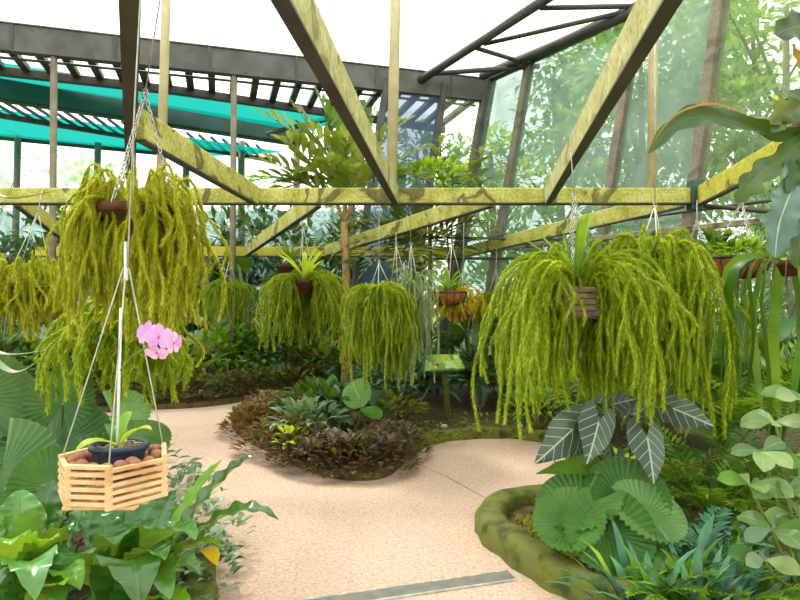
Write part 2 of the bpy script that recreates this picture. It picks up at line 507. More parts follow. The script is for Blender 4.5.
# expansion joint in the path
def crack(pts):
    m = MB()
    for i in range(len(pts)-1): m.bar(G(*pts[i])+UP*0.0008, G(*pts[i+1])+UP*0.0008, 0.008, 0.002)
    struct('trim_1', m, 'post_grey')
crack([(405, 458), (445, 476), (485, 498), (497, 508)])

# ------------------------------------------------------------------ roof
RZ = 6.2
K = Vector((1.8, 12.0, 6.0))                      # corner of the back and right walls
WD = Vector((0.538, -0.843, 0))                  # right wall runs toward the camera
LEAN = Vector((-0.82, -0.42, -4.4))
BDIR = (P(-60, 15.4, 9.3)-Vector((K.x, K.y, P(-60, 15.4, 9.3).z))); BDIR.z = 0; BDIR.normalize()
BK = K.copy()
roofL = K+BDIR*12
m = MB(); 
rp = [K+UP*0.12, K+WD*12.5+UP*0.12, Vector((8.6, -4, 6.12)), Vector((-10, -4, 6.12)), roofL+UP*0.12]
m.add(rp, [tuple(range(len(rp)))]); struct('ceiling', m, 'roof_sheet')
def steel(name, label, a, b, w, h, mat, cat='beam', group=None, kind='bar', bev=0.006, r=0.04):
    m = MB()
    if kind == 'bar': m.bar(a, b, w, h, UP, bev)
    elif kind == 'ch': m.channel(a, b, w, h, 0.02)
    else: m.tube([a, b], r, 8)
    return tag(m.build(name, mat), label, cat, group)
m = MB()
q0, q1 = K-UP*0.22, roofL-UP*0.22
t = thing('roof_beam', 'deep dark grey steel beam along the roof edge above the slatted strip', 'beam', (q0+q1)/2)
m.channel(q0, q1, 0.16, 0.46, 0.025); m.build('girder', 'grey_steel', t)
for i in range(8):
    p = q0.lerp(q1, (i+0.55)/8); m = MB(); m.bar(p-UP*0.22+Vector((0, -0.07, 0)), p+UP*0.22+Vector((0, -0.07, 0)), 0.012, 0.05, BDIR); m.build('stiffener', 'dark_steel', t)
# slatted strip beyond the girder
N2 = Vector((BDIR.y, -BDIR.x, 0));  N2 = N2 if N2.y > 0 else -N2
zs = 5.78
sA, sB = Vector((K.x, K.y, zs)), Vector((roofL.x, roofL.y, zs))
rails_z = zs-0.05
t = thing('slatted_roof_strip', 'strip of dark roof slats with white gaps under the deep roof beam', 'slats', (sA+sB)/2)
wd0, wd1 = 0.15, 1.25
ns = 30
for i in range(ns):
    p = sA.lerp(sB, (i+0.3)/ns)
    m = MB(); m.bar(p+N2*wd0, p+N2*(wd1+1.3*(1-(i+.3)/ns)**2), 0.13, 0.10, UP, 0.006); m.build('slat', 'dark_steel', t)
m = MB(); m.bar(sA+N2*(wd1+1.3)-UP*.08, sA.lerp(sB, .5)+N2*(wd1+.3)-UP*.08, 0.12, 0.16, UP, .01); m.bar(sA.lerp(sB, .5)+N2*(wd1+.3)-UP*.08, sB+N2*wd1-UP*.08, 0.12, 0.16, UP, .01); m.build('rail', 'dark_steel', t)
m = MB(); m.tube([sA+N2*0.72-UP*.07, sB+N2*0.72-UP*.07], 0.025, 6); m.build('tie_rod', 'grey_steel', t)
# sheet over the strip
m = MB(); m.add([sA+N2*wd0+UP*.3, sB+N2*wd0+UP*.3, sB+N2*1.4+UP*.3, sA+N2*2.7+UP*.3], [(0, 1, 2, 3)]); struct('ceiling_strip', m, 'roof_sheet')

# second bay: teal shade cloths, gutter beam, slats
def cloth(label, a, b, c, d, sag=0.12, group=None):
    """four corners: a,b upper edge; c,d lower edge (c below b)"""
    rows = []
    for i in range(9):
        u = i/8
        l = a.lerp(d, u); r = b.lerp(c, u)
        rows.append([l.lerp(r, j/14)-UP*(sag*4*u*(1-u)*0.5+0.03*math.sin(j*1.3)*u*(1-u)*4) for j in range(15)])
    m = MB(); m.grid(rows, True)
    return tag(m.build('shade_cloth', 'shade_teal'), label, 'shade cloth', group)
cloth('bright teal shade cloth stretched just under the slatted roof strip', P(-40, 56, 11.2), P(345, 116, 13.2), P(305, 132, 15.5), P(-40, 71, 13.5))
cloth('lower teal shade cloth hanging under the second row of slats', P(-40, 103, 14.2), P(285, 152, 17), P(200, 156, 18.5), P(-40, 133, 16.5), 0.1)
ga, gb = P(-40, 84, 13.4), P(300, 137, 16.4)
steel('gutter_beam', 'dark green gutter beam between the two teal shade cloths', ga, gb, 0.3, 0.5, 'green_steel', kind='bar', bev=.04)
m = MB()
t = thing('slatted_roof_strip', 'small second row of roof slats between the gutter beam and lower teal cloth', 'slats', (ga+gb)/2-UP*.4)
la, lb_ = P(-40, 93, 13.6), P(262, 146, 17.2)
for i in range(22):
    p = la.lerp(lb_, (i+.5)/22); m = MB(); m.bar(p, p+Vector((0.2, 1.0, -0.2)), 0.05, 0.06); m.build('slat', 'dark_steel', t)
e = Vector((0.2, 1.0, -0.2))
m = MB(); m.bar(la+e, lb_+e, 0.1, 0.12); m.build('rail', 'dark_steel', t)
steel('eaves_pipe', 'dark round pipe along the foot of the lower teal cloth', P(-40, 133, 16.5), P(205, 157, 18.5), 0, 0, 'green_steel', 'pipe', kind='tube', r=0.09)
steel('shade_cloth_pole', 'dark sloping pole under the right end of the bright teal cloth', P(268, 134, 15.4), P(352, 112, 13.2), 0, 0, 'dark_steel', 'pipe', kind='tube', r=0.07)
for px, pt, pb, lab in ((18, 135, 260, 'far pale post under the lower teal cloth near the left border'), (98, 143, 262, 'far pale post under the lower teal cloth behind the large tassel fern')):
    steel('roof_post', lab, P(px, pt, 16.8), P(px-4, pb+40, 16.8), 0, 0, 'post_grey', 'post', kind='tube', r=0.09)

# ------------------------------------------------------------------ right wall
WZ = 6.0
def wtop(s): return K+WD*s
def wpt(s, z):
    p = wtop(s); f = (p.z-z)/4.4
    return p+LEAN*f
stops = [0.0, 1.11, 3.4, 4.74, 6.6, 9.0]
names = ['net_teal', 'net_teal', 'net_teal', 'net_clear', 'net_clear']
for i in range(5):
    a, b = stops[i], stops[i+1]
    rows = [[wpt(a+(b-a)*j/8, z) for j in range(9)] for z in (0.0, 0.9, 1.8, 2.6, 3.6, 4.7, 6.0)]
    m = MB(); m.grid(rows, True); struct('window_%d' % (i+1), m, names[i])
mul_lab = ['thick dark mossy corner post where the back wall meets the side wall', 'slim leaning wall mullion between the teal panels next to the corner post', 'leaning dark mullion seen behind the right diagonal beam',
           'thick brown leaning mullion behind the curved drooping frond', 'leaning wall mullion behind the staghorn fern at the border']
mw = [0.24, 0.15, 0.15, 0.2, 0.18]
for i in range(5):
    m = MB(); m.bar(wpt(stops[i], 6.0), wpt(stops[i], 0), mw[i], 0.14, WD, .01)
    tag(m.build('wall_mullion', 'mullion_brown' if i else 'grey_steel'), mul_lab[i], 'post')
steel('wall_plate', 'dark steel roof edge beam along the top of the side wall', wtop(-0.1)+UP*.05, wtop(9)+UP*.05, 0.16, 0.18, 'dark_steel', kind='bar', bev=.02)
ra, rb_ = wpt(-0.1, 2.5)+Vector((-.09, -.05, 0)), wpt(8.6, 2.5)+Vector((-.09, -.05, 0))
steel('wall_rail', 'weathered horizontal rail running along the netted side wall above the coir basket', ra, rb_, 0.06, 0.07, 'old_wood_steel', 'rail')
steel('wall_pipe', 'thin dark pipe running along the side wall just above the weathered rail', ra+UP*.22, rb_+UP*.22, 0, 0, 'dark_steel', 'pipe', kind='tube', r=.022)
# tubes of the roof corner
T0 = P(418, 82, 11.6); T1 = P(560, -10, 8.6)
steel('roof_tube', 'long dark roof tube sloping up from the wall corner to the top border', T0, T1, 0, 0, 'dark_steel', 'roof tube', kind='tube', r=.075)
steel('roof_tube', 'dark roof tube along the sloping edge above the teal side wall', P(482, 76, 11.7), P(660, 0, 8.7), 0, 0, 'dark_steel', 'roof tube', kind='tube', r=.085)
steel('roof_tube', 'thin brace tube between the two roof tubes, the upper horizontal one', P(484, 44, 10.1), P(642, 8, 9.05), 0, 0, 'dark_steel', 'roof tube', kind='tube', r=.04)
steel('roof_tube', 'thin brace tube slanting down to the roof tube over the wall corner', P(476, 48, 10.2), P(535, 66, 11.1), 0, 0, 'dark_steel', 'roof tube', kind='tube', r=.04)
steel('roof_tube', 'thin nearly level tube joining the wall corner to the sloping roof tube', P(425, 74, 11.4), P(540, 66, 11.0), 0, 0, 'dark_steel', 'roof tube', kind='tube', r=.05)
steel('roof_tube', 'short brace tube at the top border between the two roof tubes', P(540, 8, 9.0), P(640, 6, 9.05), 0, 0, 'dark_steel', 'roof tube', kind='tube', r=.04)
# back wall near the corner
def bpt(s, z):
    p = K+BDIR*s; f = (K.z-z)/4.4
    return p+LEAN*f*Vector((1, 1, 1)).x if False else p+Vector((LEAN.x*f*0.8, LEAN.y*f, LEAN.z*f))
bs = [0.0, 0.95, 2.1]
for i in range(2):
    rows = [[bpt(bs[i]+(bs[i+1]-bs[i])*j/5, z) for j in range(6)] for z in (0, 1.5, 3, 4.5, 5.75)]
    m = MB(); m.grid(rows, True); struct('window_%d' % (i+6), m, ['net_clear', 'net_violet'][i])
m = MB(); m.bar(bpt(0.95, 5.8), bpt(0.95, 0), .17, .12, BDIR, .01); tag(m.build('wall_mullion', 'dark_steel'), 'dark blue grey mullion beside the bright back panel left of the corner post', 'post')
m = MB(); m.bar(bpt(2.1, 5.8), bpt(2.1, 0), .12, .12, BDIR, .01); tag(m.build('wall_mullion', 'dark_steel'), 'dark mullion behind the tan hanger post at the end of the back wall', 'post')
# far net wall of the second bay
rows = [[Vector((x, 17.5, z)) for x in (-16, -12, -8, -4, 0)] for z in (0, 2, 4.2)]
m = MB(); m.grid(rows, False); struct('wall_back', m, 'net_grey')
for k, x in enumerate((-6.2, -4.6, -3.0, -1.4)):
    m = MB(); m.tube([Vector((x, 17.4, 0)), Vector((x, 17.4, 6.2))], 0.1, 8)
    tag(m.build('roof_post', 'post_grey'), ['far grey post seen between the large tassel fern and its neighbour', 'far grey post left of the pinnate leaf tree', 'far grey post behind the pinnate leaf tree', 'far grey post hidden among leaves behind the steep left beam'][k], 'post')

# ------------------------------------------------------------------ beam grid
BD = 6.3                                         # depth of the cross beam
ZB = 2.6; BH = 0.17
def bm_pt(px, py, zb=ZB):
    """point on the underside plane of the beam grid, lifted to the beam's axis"""
    d = F*(CH-zb)/(py-300); return P(px, py, d)+UP*BH/2
A0, A1 = Vector((-6.2, BD, ZB+BH/2)), Vector(((692-400)/F*BD, BD, ZB+BH/2))
t = thing('cross_beam', 'long mossy horizontal beam spanning the picture in front of the tree', 'beam', (A0+A1)/2)
m = MB(); m.bar(A0, A1, 0.10, BH, UP, .008); m.build('box_section', 'beam_moss', t)
m = MB(); m.bar(A0-UP*(BH/2-.004)-Vector((0, .03, 0)), A1-UP*(BH/2-.004)-Vector((0, .03, 0)), 0.12, 0.012); m.build('shade_tinted_flange', 'dark_steel', t)  # flange coloured dark to carry the shade under the cross beam
m = MB(); m.bar(A1+Vector((.02, -.02, -.14)), A1+Vector((.02, -.02, .16)), .14, .12, Vector((1, 0, 0)), .01); m.build('end_plate', 'green_steel', t)
def gbeam(label, a, b, mat, w=.055, h=.19):
    t = thing('diagonal_beam', label, 'beam', (a+b)/2)
    m = MB(); m.bar(a, b, w, h, UP, .008); m.build('box_section', mat, t)
    d = (b-a).normalized(); m = MB(); o = UP*(h/2+.004)
    m.bar(a-o, b-o, w*1.15, .012); m.build('shade_tinted_flange', 'dark_steel', t)  # dark strip paints the shaded underside of the diagonal beam
    return t
gbeam('mossy diagonal beam rising steeply left of the tan hanger post toward the top', bm_pt(283, 0)+Vector((-.245, -3.0, 0)), Vector(((396-400)/F*BD, BD-.06, ZB+BH/2)), 'beam_pale')
gbeam('mossy diagonal beam rising to the top in front of the teal side wall', bm_pt(670, 0)-(Vector(((546-400)/F*BD, BD-.06, ZB+BH/2))-bm_pt(670, 0))*.7, Vector(((546-400)/F*BD, BD-.06, ZB+BH/2)), 'beam_pale')
gbeam('yellow mossy diagonal beam sloping down beside the large tassel fern', bm_pt(140, 138), Vector(((258-400)/F*BD, BD-.06, ZB+BH/2)), 'beam_moss')
gbeam('dark narrow overhead beam above the large tassel fern and orchid basket', Vector((.22, -.5, ZB+BH/2)), Vector((-2.80, BD-.06, ZB+BH/2)), 'mullion_brown', .06)
gbeam('bright yellow beam rising to the right behind the staghorn fern', A1+Vector((0.04, -.1, 0)), Vector((1.9, -.55, ZB+BH/2)), 'beam_yellow')
Z2 = 2.6
BD2 = 10.9; ZB2 = 2.40
C0, C1 = Vector((-6.6, BD2, ZB2+.08)), Vector((1.25, BD2, ZB2+.08))
t = thing('cross_beam', 'shorter yellow horizontal beam farther back behind the small hanging ferns', 'beam', (C0+C1)/2)
m = MB(); m.bar(C0, C1, .1, .17, UP, .008); m.build('box_section', 'beam_yellow', t)
m = MB(); m.bar(C0-UP*.088, C1-UP*.088, .12, .012); m.build('shade_tinted_flange', 'dark_steel', t)  # underside shade of the back beam, put in as a dark flange
def back(px): return Vector(((px-400)/F*BD2, BD2-.06, ZB2+.09))
def front(px): return Vector(((px-400)/F*BD, BD+.06, ZB+BH/2))
gbeam('yellow mossy beam slanting down left behind the long cross beam above the basket fern', front(318), back(247), 'beam_moss')
gbeam('mossy beam slanting back from the cross beam toward the tree trunk', front(492), back(326), 'beam_moss')
gbeam('long mossy beam going back from the right end of the cross beam along the netted wall', A1+Vector((-.05, .1, 0)), back(468), 'beam_moss')
gbeam('short yellow beam behind the fern basket at the left border', front(14), back(86), 'beam_yellow')
# hanger posts between roof and beam grid
def hpost(label, a, b, r, mat, k=8):
    m = MB(); m.tube([a, b], r, k)
    return tag(m.build('hanger_post', mat), label, 'post')
def roofpt(p, lean=0.06): return Vector((p.x+lean, p.y, 6.1))
for px, off, r, mat, lab, lean in (
                             (160.5, .0, .05, 'post_tan', 'tan hanger post just right of the dark overhead beam', .1),
                             (652, 0, .05, 'post_tan', 'pale hanger post on the right part of the cross beam', .03)):
    p = Vector(((px-400)/F*BD, BD, ZB+BH)); hpost(lab, roofpt(p, lean), p, r, mat)
p = P(391.5, 172, 6.0); hpost('tan hanger post standing at the foot of the steep left beam', Vector((p.x+.07, p.y, 6.1)), Vector((p.x, p.y, ZB+BH*0.5)), .052, 'post_tan')
for px, lab in ((54, 'thin grey brown post under the deep roof beam left of the dark overhead beam'), (234, 'thin grey post under the deep roof beam behind the yellow diagonal beam')):
    k_ = (px-400)/F; q_ = (k_*K.y-K.x)/(BDIR.x-k_*BDIR.y); p = K+BDIR*q_
    hpost(lab, Vector((p.x, p.y, 5.57)), Vector((p.x-.04, p.y, BZ-.04)), .055, 'post_grey')
# thin pipes under the grid
steel('thin_pipe', 'thin dark pipe below the cross beam crossing in front of the tree', P(345, 236, 10.6), P(590, 240, 9.2), 0, 0, 'dark_steel', 'pipe', kind='tube', r=.022)
steel('thin_pipe', 'thin dark pipe running from the tree to the netted wall, lower of two', P(372, 259, 10.7), P(560, 258, 9.8), 0, 0, 'dark_steel', 'pipe', kind='tube', r=.025)
steel('thin_pipe', 'thin dark pipe leaving the right end of the cross beam toward the staghorn fern', P(694, 205, 6.3), P(800, 214, 6.0), 0, 0, 'dark_steel', 'pipe', kind='tube', r=.025)
# ------------------------------------------------------------------ plant materials
leafmat('tassel_yellow', (124, 132, 18), (196, 196, 36), 0.5, 0.55, c3=(238, 234, 100))
leafmat('tassel_green', (82, 112, 16), (152, 172, 30), 0.45, 0.55, c3=(212, 214, 70))
leafmat('tassel_lime', (92, 122, 16), (168, 188, 28), 0.46, 0.55, c3=(226, 230, 84))
leafmat('tassel_pale', (130, 152, 104), (184, 200, 146), 0.35, 0.55)
leafmat('tassel_gold', (196, 166, 10), (244, 214, 30), 0.45, 0.55)
leafmat('stem_green', (96, 112, 46), (128, 140, 60), 0.1, 0.5)
leafmat('leaf_dark', (14, 40, 18), (32, 74, 30), 0.22, 0.4, c3=(62, 110, 48))
leafmat('leaf_mid', (28, 70, 18), (62, 112, 30), 0.3, 0.4, c3=(106, 150, 50))
leafmat('leaf_bright', (74, 132, 30), (132, 182, 48), 0.35, 0.4, c3=(186, 214, 80))
leafmat('leaf_lime', (140, 172, 30), (190, 210, 50), 0.45, 0.45, c3=(226, 228, 90))
leafmat('leaf_blue', (32, 72, 54), (58, 104, 82), 0.2, 0.35, c3=(104, 146, 122))
leafmat('leaf_olive', (70, 84, 22), (124, 132, 40), 0.35, 0.45, c3=(176, 170, 80))
leafmat('leaf_maroon', (72, 34, 20), (122, 70, 36), 0.25, 0.45, c3=(116, 108, 46))
leafmat('leaf_mauve', (46, 32, 30), (86, 66, 56), 0.2, 0.45, c3=(120, 104, 76))
leafmat('leaf_silver', (74, 104, 78), (112, 142, 108), 0.2, 0.4, c3=(160, 182, 146))
leafmat('leaf_hedge', (46, 56, 24), (92, 96, 40), 0.25, 0.45, c3=(126, 104, 52))
leafmat('pinnate_olive', (70, 92, 26), (122, 140, 50), 0.3, 0.32, c3=(186, 190, 120), spec=0.6)  # palest tone holds leaf undersides and gloss highlights put into the colour
leafmat('fern_green', (50, 98, 20), (104, 152, 34), 0.38, 0.45, c3=(154, 190, 60))
leafmat('fern_blue', (40, 98, 74), (78, 142, 104), 0.22, 0.35, c3=(128, 190, 130), spec=.6)
leafmat('fan_leaf', (44, 92, 34), (78, 124, 52), 0.25, 0.4, c3=(112, 152, 84))
leafmat('fan_dark', (26, 66, 28), (46, 94, 40), 0.22, 0.35, c3=(70, 116, 58))
leafmat('fan_grey', (48, 88, 46), (80, 122, 72), 0.22, 0.35, c3=(116, 150, 98))
leafmat('nest_leaf', (22, 72, 20), (52, 118, 36), 0.28, 0.26, c3=(104, 164, 84), midrib=(90, 120, 50), spec=0.8)
leafmat('nest_lime', (70, 132, 20), (112, 168, 34), 0.35, 0.3, c3=(160, 196, 60))
leafmat('leaf_yellow', (226, 178, 10), (240, 206, 40), 0.4, 0.4)
leafmat('alocasia', (40, 56, 46), (62, 80, 66), 0.1, 0.35, c3=(84, 102, 82), midrib=(196, 208, 180), veins=6.0)
leafmat('round_leaf', (72, 130, 34), (124, 172, 60), 0.35, 0.35, c3=(150, 190, 80), midrib=(170, 196, 110), veins=7.0)
leafmat('strap_dark', (24, 72, 18), (52, 108, 28), 0.35, 0.4, c3=(80, 132, 40), noise=2)
leafmat('strap_grey', (72, 104, 66), (110, 140, 96), 0.3, 0.4, noise=2)
leafmat('stag_dark', (16, 48, 12), (32, 74, 20), 0.12, 0.4, c3=(70, 96, 26), noise=9, midrib=(80, 110, 40))
leafmat('stag_blue', (50, 92, 80), (92, 130, 112), 0.1, 0.28, c3=(170, 186, 170), noise=7, midrib=(190, 200, 180), spec=.7)
leafmat('stag_gold', (140, 92, 24), (176, 124, 40), 0.2, 0.45, noise=8)
leafmat('pale_shrub', (60, 98, 52), (104, 136, 78), 0.22, 0.35, c3=(164, 178, 116), midrib=(160, 176, 120))
leafmat('tree_far', (70, 116, 40), (126, 172, 70), 0.45, 0.5, c3=(196, 220, 120))
leafmat('tree_far_glare', (150, 196, 176), (190, 224, 206), 0.5, 0.5, c3=(226, 242, 230))  # overexposed brightness of the far trees put into the leaf colour
leafmat('tree_far_yellow', (120, 160, 30), (184, 208, 60), 0.5, 0.5, c3=(226, 236, 120))
leafmat('tree_far_teal', (52, 106, 84), (92, 146, 116), 0.4, 0.5, c3=(140, 184, 150))
leafmat('petal', (206, 124, 212), (232, 160, 236), 0.35, 0.5, c3=(246, 206, 246))
leafmat('petal_deep', (196, 90, 200), (214, 110, 214), 0.3, 0.5)
leafmat('red_flower', (170, 30, 20), (206, 54, 36), 0.3, 0.5)
solid('bark', (96, 78, 52), (124, 104, 72), 10, 0.9, 0.5)
solid('bark_tan', (140, 108, 62), (170, 136, 84), 10, 0.9, 0.5, c3=(112, 82, 46))
solid('basket_coir', (150, 88, 34), (176, 110, 48), 22, 0.95, 0.6, c3=(104, 58, 24))
solid('basket_dark', (70, 42, 24), (96, 58, 34), 18, 0.9, 0.6)
solid('terracotta', (150, 96, 66), (172, 118, 84), 9, 0.85, 0.2)
solid('log_wood', (92, 76, 56), (128, 110, 84), 12, 0.9, 0.6, c3=(70, 60, 40))
solid('basket_wood', (206, 164, 116), (222, 188, 142), 6, 0.55, 0.1, c3=(190, 142, 92))
solid('pot_blue', (40, 50, 70), (48, 60, 84), 5, 0.4)
solid('clay_ball', (134, 84, 64), (156, 104, 82), 14, 0.9, 0.4, c3=(112, 66, 52))
solid('bark_chips', (176, 158, 128), (120, 92, 66), 60, 0.9, 0.5, c3=(226, 216, 200))
solid('white_plastic', (236, 238, 236), (224, 226, 228), 3, 0.4)
solid('rock_white', (206, 200, 182), (168, 160, 140), 9, 0.9, 0.4)
solid('sign_green', (116, 152, 58), (84, 124, 44), 9, 0.35, c3=(160, 186, 84), detail=5)
solid('sign_post', (92, 100, 40), (110, 118, 52), 9, 0.7)

# ------------------------------------------------------------------ plant builders
def fvec(rng, lo=0.2, hi=1.3):
    return sph(rng.uniform(0, 2*PI), rng.uniform(lo, hi))
def bush(name, label, cat, base, h, r, n, L, W, mat, seed, prof=pr_ell, droop=0.7, stems=6, group=None, nl=4, nw=2, low=0.25, tip=None, fill=0.55):
    """leafy shrub: several stems with leaves all around a domed crown"""
    rng = random.Random(seed); base = Vector(base)
    t = thing(name, label, cat, base, group)
    m = MB(); tips = []
    for i in range(stems):
        a = 2*PI*i/stems+rng.uniform(-.4, .4); rr = r*rng.uniform(.2, .75)
        top = base+Vector((math.cos(a)*rr, math.sin(a)*rr, h*rng.uniform(.65, .95)))
        mid = base.lerp(top, .5)+Vector((math.cos(a), math.sin(a), 0))*r*.1
        m.tube([base+Vector((math.cos(a), math.sin(a), 0))*0.03, mid, top], 0.012+0.008*h, 5, r2=0.004)
        tips.append((mid, top))
    m.build('stem', 'stem_green' if h < 1.6 else 'bark', t)
    m = MB()
    for i in range(n):
        a = rng.uniform(0, 2*PI); e = math.asin(rng.uniform(-.25, 1)); q = rng.uniform(fill, 1)**.5
        o = sph(a, e)
        p = base+Vector((o.x*r*q, o.y*r*q, h*(low+(1-low)*.5)+o.z*h*(1-low)*.5*q))
        d = (o+Vector((0, 0, rng.uniform(-.1, .7)))+Vector((rng.uniform(-.5, .5), rng.uniform(-.5, .5), 0))).normalized()
        s = rng.uniform(.65, 1.15)
        leaf(m, p, d, L*s, W*s, droop*rng.uniform(.5, 1.4), prof, nl, nw, .2)
    m.build('foliage', mat, t)
    if tip:
        m = MB()
        for i in range(max(6, n//12)):
            a = rng.uniform(0, 2*PI); q = rng.uniform(0, .8)
            p = base+Vector((math.cos(a)*r*q, math.sin(a)*r*q, h*rng.uniform(.85, 1.02)))
            leaf(m, p, sph(rng.uniform(0, 6.28), rng.uniform(.3, 1.2)), L*.9, W*.9, droop, prof, nl, nw, .2)
        m.build('new_leaves', tip, t)
    return t
def tree(name, label, base, h, r, n, L, mat, seed, group=None, trunk=.12, low=.3, bark='bark'):
    rng = random.Random(seed); base = Vector(base)
    t = thing(name, label, 'tree', base, group)
    m = MB(); top = base+Vector((rng.uniform(-.3, .3), rng.uniform(-.3, .3), h*.85))
    m.tube([base, base.lerp(top, .5)+Vector((.1, 0, 0)), top], [trunk, trunk*.75, trunk*.3], 8)
    blobs = []
    for i in range(9):
        a = rng.uniform(0, 2*PI); z = rng.uniform(low+.08, .95)
        rr = r*rng.uniform(.25, .8)*(1.15-abs(z-.6))
        c = base+Vector((math.cos(a)*rr, math.sin(a)*rr, h*z)); blobs.append((c, r*rng.uniform(.35, .6)))
        s = base.lerp(top, min(1, z*.8)); m.tube([s, s.lerp(c, .6)+UP*.1, c], trunk*.35, 5, r2=trunk*.08)
    m.build('trunk', bark, t)
    m = MB()
    for i in range(n):
        c, br = rng.choice(blobs); o = fvec(rng, -1.3, 1.5); p = c+o*br*rng.uniform(.35, 1.05)
        d = (o+Vector((rng.uniform(-1, 1), rng.uniform(-1, 1), rng.uniform(-.6, .6)))).normalized()
        s = rng.uniform(.6, 1.2); leaf(m, p, d, L*s, L*.45*s, .6, pr_ell, 2, 2, .15)
    m.build('crown', mat, t)
    return t
def shoot_curve(base, az, el, L, droop, n=8):
    d = sph(az, el); side = d.cross(UP)
    if side.length < .05: side = Vector((math.sin(az), -math.cos(az), 0))
    side.normalize(); nn = side.cross(d)
    pts = [Vector(base)]
    for i in range(n):
        a = droop/n*(0.4+1.2*i/n)
        pts.append(pts[-1]+d*(L/n))
        d, nn = d*math.cos(a)-nn*math.sin(a), nn*math.cos(a)+d*math.sin(a)
    return pts
def rosette(name, label, cat, base, n, L, W, mat, seed, el=(.5, 1.2), droop=1.2, prof=pr_nest, wave=.0, partname='frond', group=None, az=(0, 2*PI), wf=5, fold=.2, crown=.04, nl=10):
    rng = random.Random(seed); base = Vector(base); t = thing(name, label, cat, base, group)
    for i in range(n):
        a = az[0]+(az[1]-az[0])*(i+rng.uniform(-.3, .3))/n; e = rng.uniform(*el)
        pts = shoot_curve(base+Vector((math.cos(a), math.sin(a), 0))*crown+UP*.02, a, e, L*rng.uniform(.75, 1.1), droop*rng.uniform(.7, 1.3), nl)
        m = MB(); leaf_curve(m, pts, W*rng.uniform(.85, 1.1), prof, 4, fold, wave, wf, ph=rng.uniform(0, 6)); m.build(partname, mat, t)
    return t
def fern(name, label, cat, base, n, L, LL, LW, nleaf, mat, seed, el=(.5, 1.2), droop=1.3, group=None, az=(0, 2*PI), one=False, prof=pr_lance, ang=1.0, stalk=None, nl=2):
    rng = random.Random(seed); base = Vector(base); t = thing(name, label, cat, base, group)
    if stalk: 
        m = MB(); m.tube([base, base+stalk*.5+Vector((.03, 0, 0)), base+stalk], .05, 7, r2=.035); m.build('trunk', 'bark', t); c = base+stalk
    else: c = base
    mm = MB()
    for i in range(n):
        a = az[0]+(az[1]-az[0])*(i+rng.uniform(-.3, .3))/n
        pts = shoot_curve(c+Vector((math.cos(a), math.sin(a), 0))*.02, a, rng.uniform(*el), L*rng.uniform(.8, 1.1), droop*rng.uniform(.7, 1.3), 10)
        m = mm if one else MB()
        pinnate(m, pts[1:], LL, LW, nleaf, .4, prof, nl, ang, .004+.002*L, rng=rng)
        if not one: m.build('frond', mat, t)
    if one: mm.build('fronds', mat, t)
    return t
def mound(mb, c, rx, ry, h, n, L, W, rng, prof=pr_ell, rot=0.0, droop=.7, nl=3, z0=0.0):
    for i in range(n):
        a = rng.uniform(0, 2*PI); q = math.sqrt(rng.uniform(0, 1))
        x, y = math.cos(a)*q*rx, math.sin(a)*q*ry
        x, y = x*math.cos(rot)-y*math.sin(rot), x*math.sin(rot)+y*math.cos(rot)
        z = h*(1-q**3)*rng.uniform(.6, 1.05)+z0
        o = Vector((math.cos(a+rot)*q, math.sin(a+rot)*q, .5))
        d = (o+Vector((rng.uniform(-.8, .8), rng.uniform(-.8, .8), rng.uniform(-.2, .5)))).normalized(); s = rng.uniform(.6, 1.15)
        leaf(mb, Vector(c)+Vector((x, y, z)), d, L*s, W*s, droop, prof, nl, 2, .2)

# hanging baskets -------------------------------------------------
def tassels(rng, org, r0, L, reach, rise, forks, spread, ang=None, bias=Vector((0, 0, 0))):
    a = rng.uniform(0, 2*PI) if ang is None else ang
    out = Vector((math.cos(a), math.sin(a), 0))
    rc = reach*rng.uniform(.1, 1.0); rs = rise*rng.choice((.3, .5, .8, 1.0, 1.25))*rng.uniform(.7, 1.1)
    s = org+out*r0*rng.uniform(.3, .95)
    e = s+out*rc+bias*rng.uniform(.2, 1)-UP*(.05+.12*rc)
    main = bez(s, s+out*rc*.25+UP*rs*1.5, s+out*rc*.85+bias*.6+UP*rs*1.1, e, 9)
    paths = []
    for k in range(forks):
        LL = L*rng.uniform(.35, 1.1)*(1.0 if k == 0 else .85)
        f = main[-1] if k == 0 else main[rng.choice((4, 5, 6, 7, 8))]
        lat = (out*rng.uniform(-.1, 1.1)+Vector((rng.uniform(-1, 1), rng.uniform(-1, 1), 0)))*spread
        p = []
        w1, w2 = rng.uniform(0, 6), rng.uniform(0, 6); cu = rng.uniform(.01, .03)
        for i in range(9):
            t = i/8
            p.append(f+lat*(1-math.exp(-3.5*t))-UP*LL*t+Vector((math.sin(t*6+w1)-math.sin(w1), math.sin(t*5+w2)-math.sin(w2), 0))*cu)
        paths.append(p)
        if rng.random() < .5:
            q = rng.choice((3, 4, 5)); l2 = LL*rng.uniform(.3, .55); o2 = Vector((rng.uniform(-1, 1), rng.uniform(-1, 1), 0)).normalized()*.05
            paths.append([p[q]+o2*(1-math.exp(-3*i/6))-UP*l2*i/6 for i in range(7)])
    return main, paths
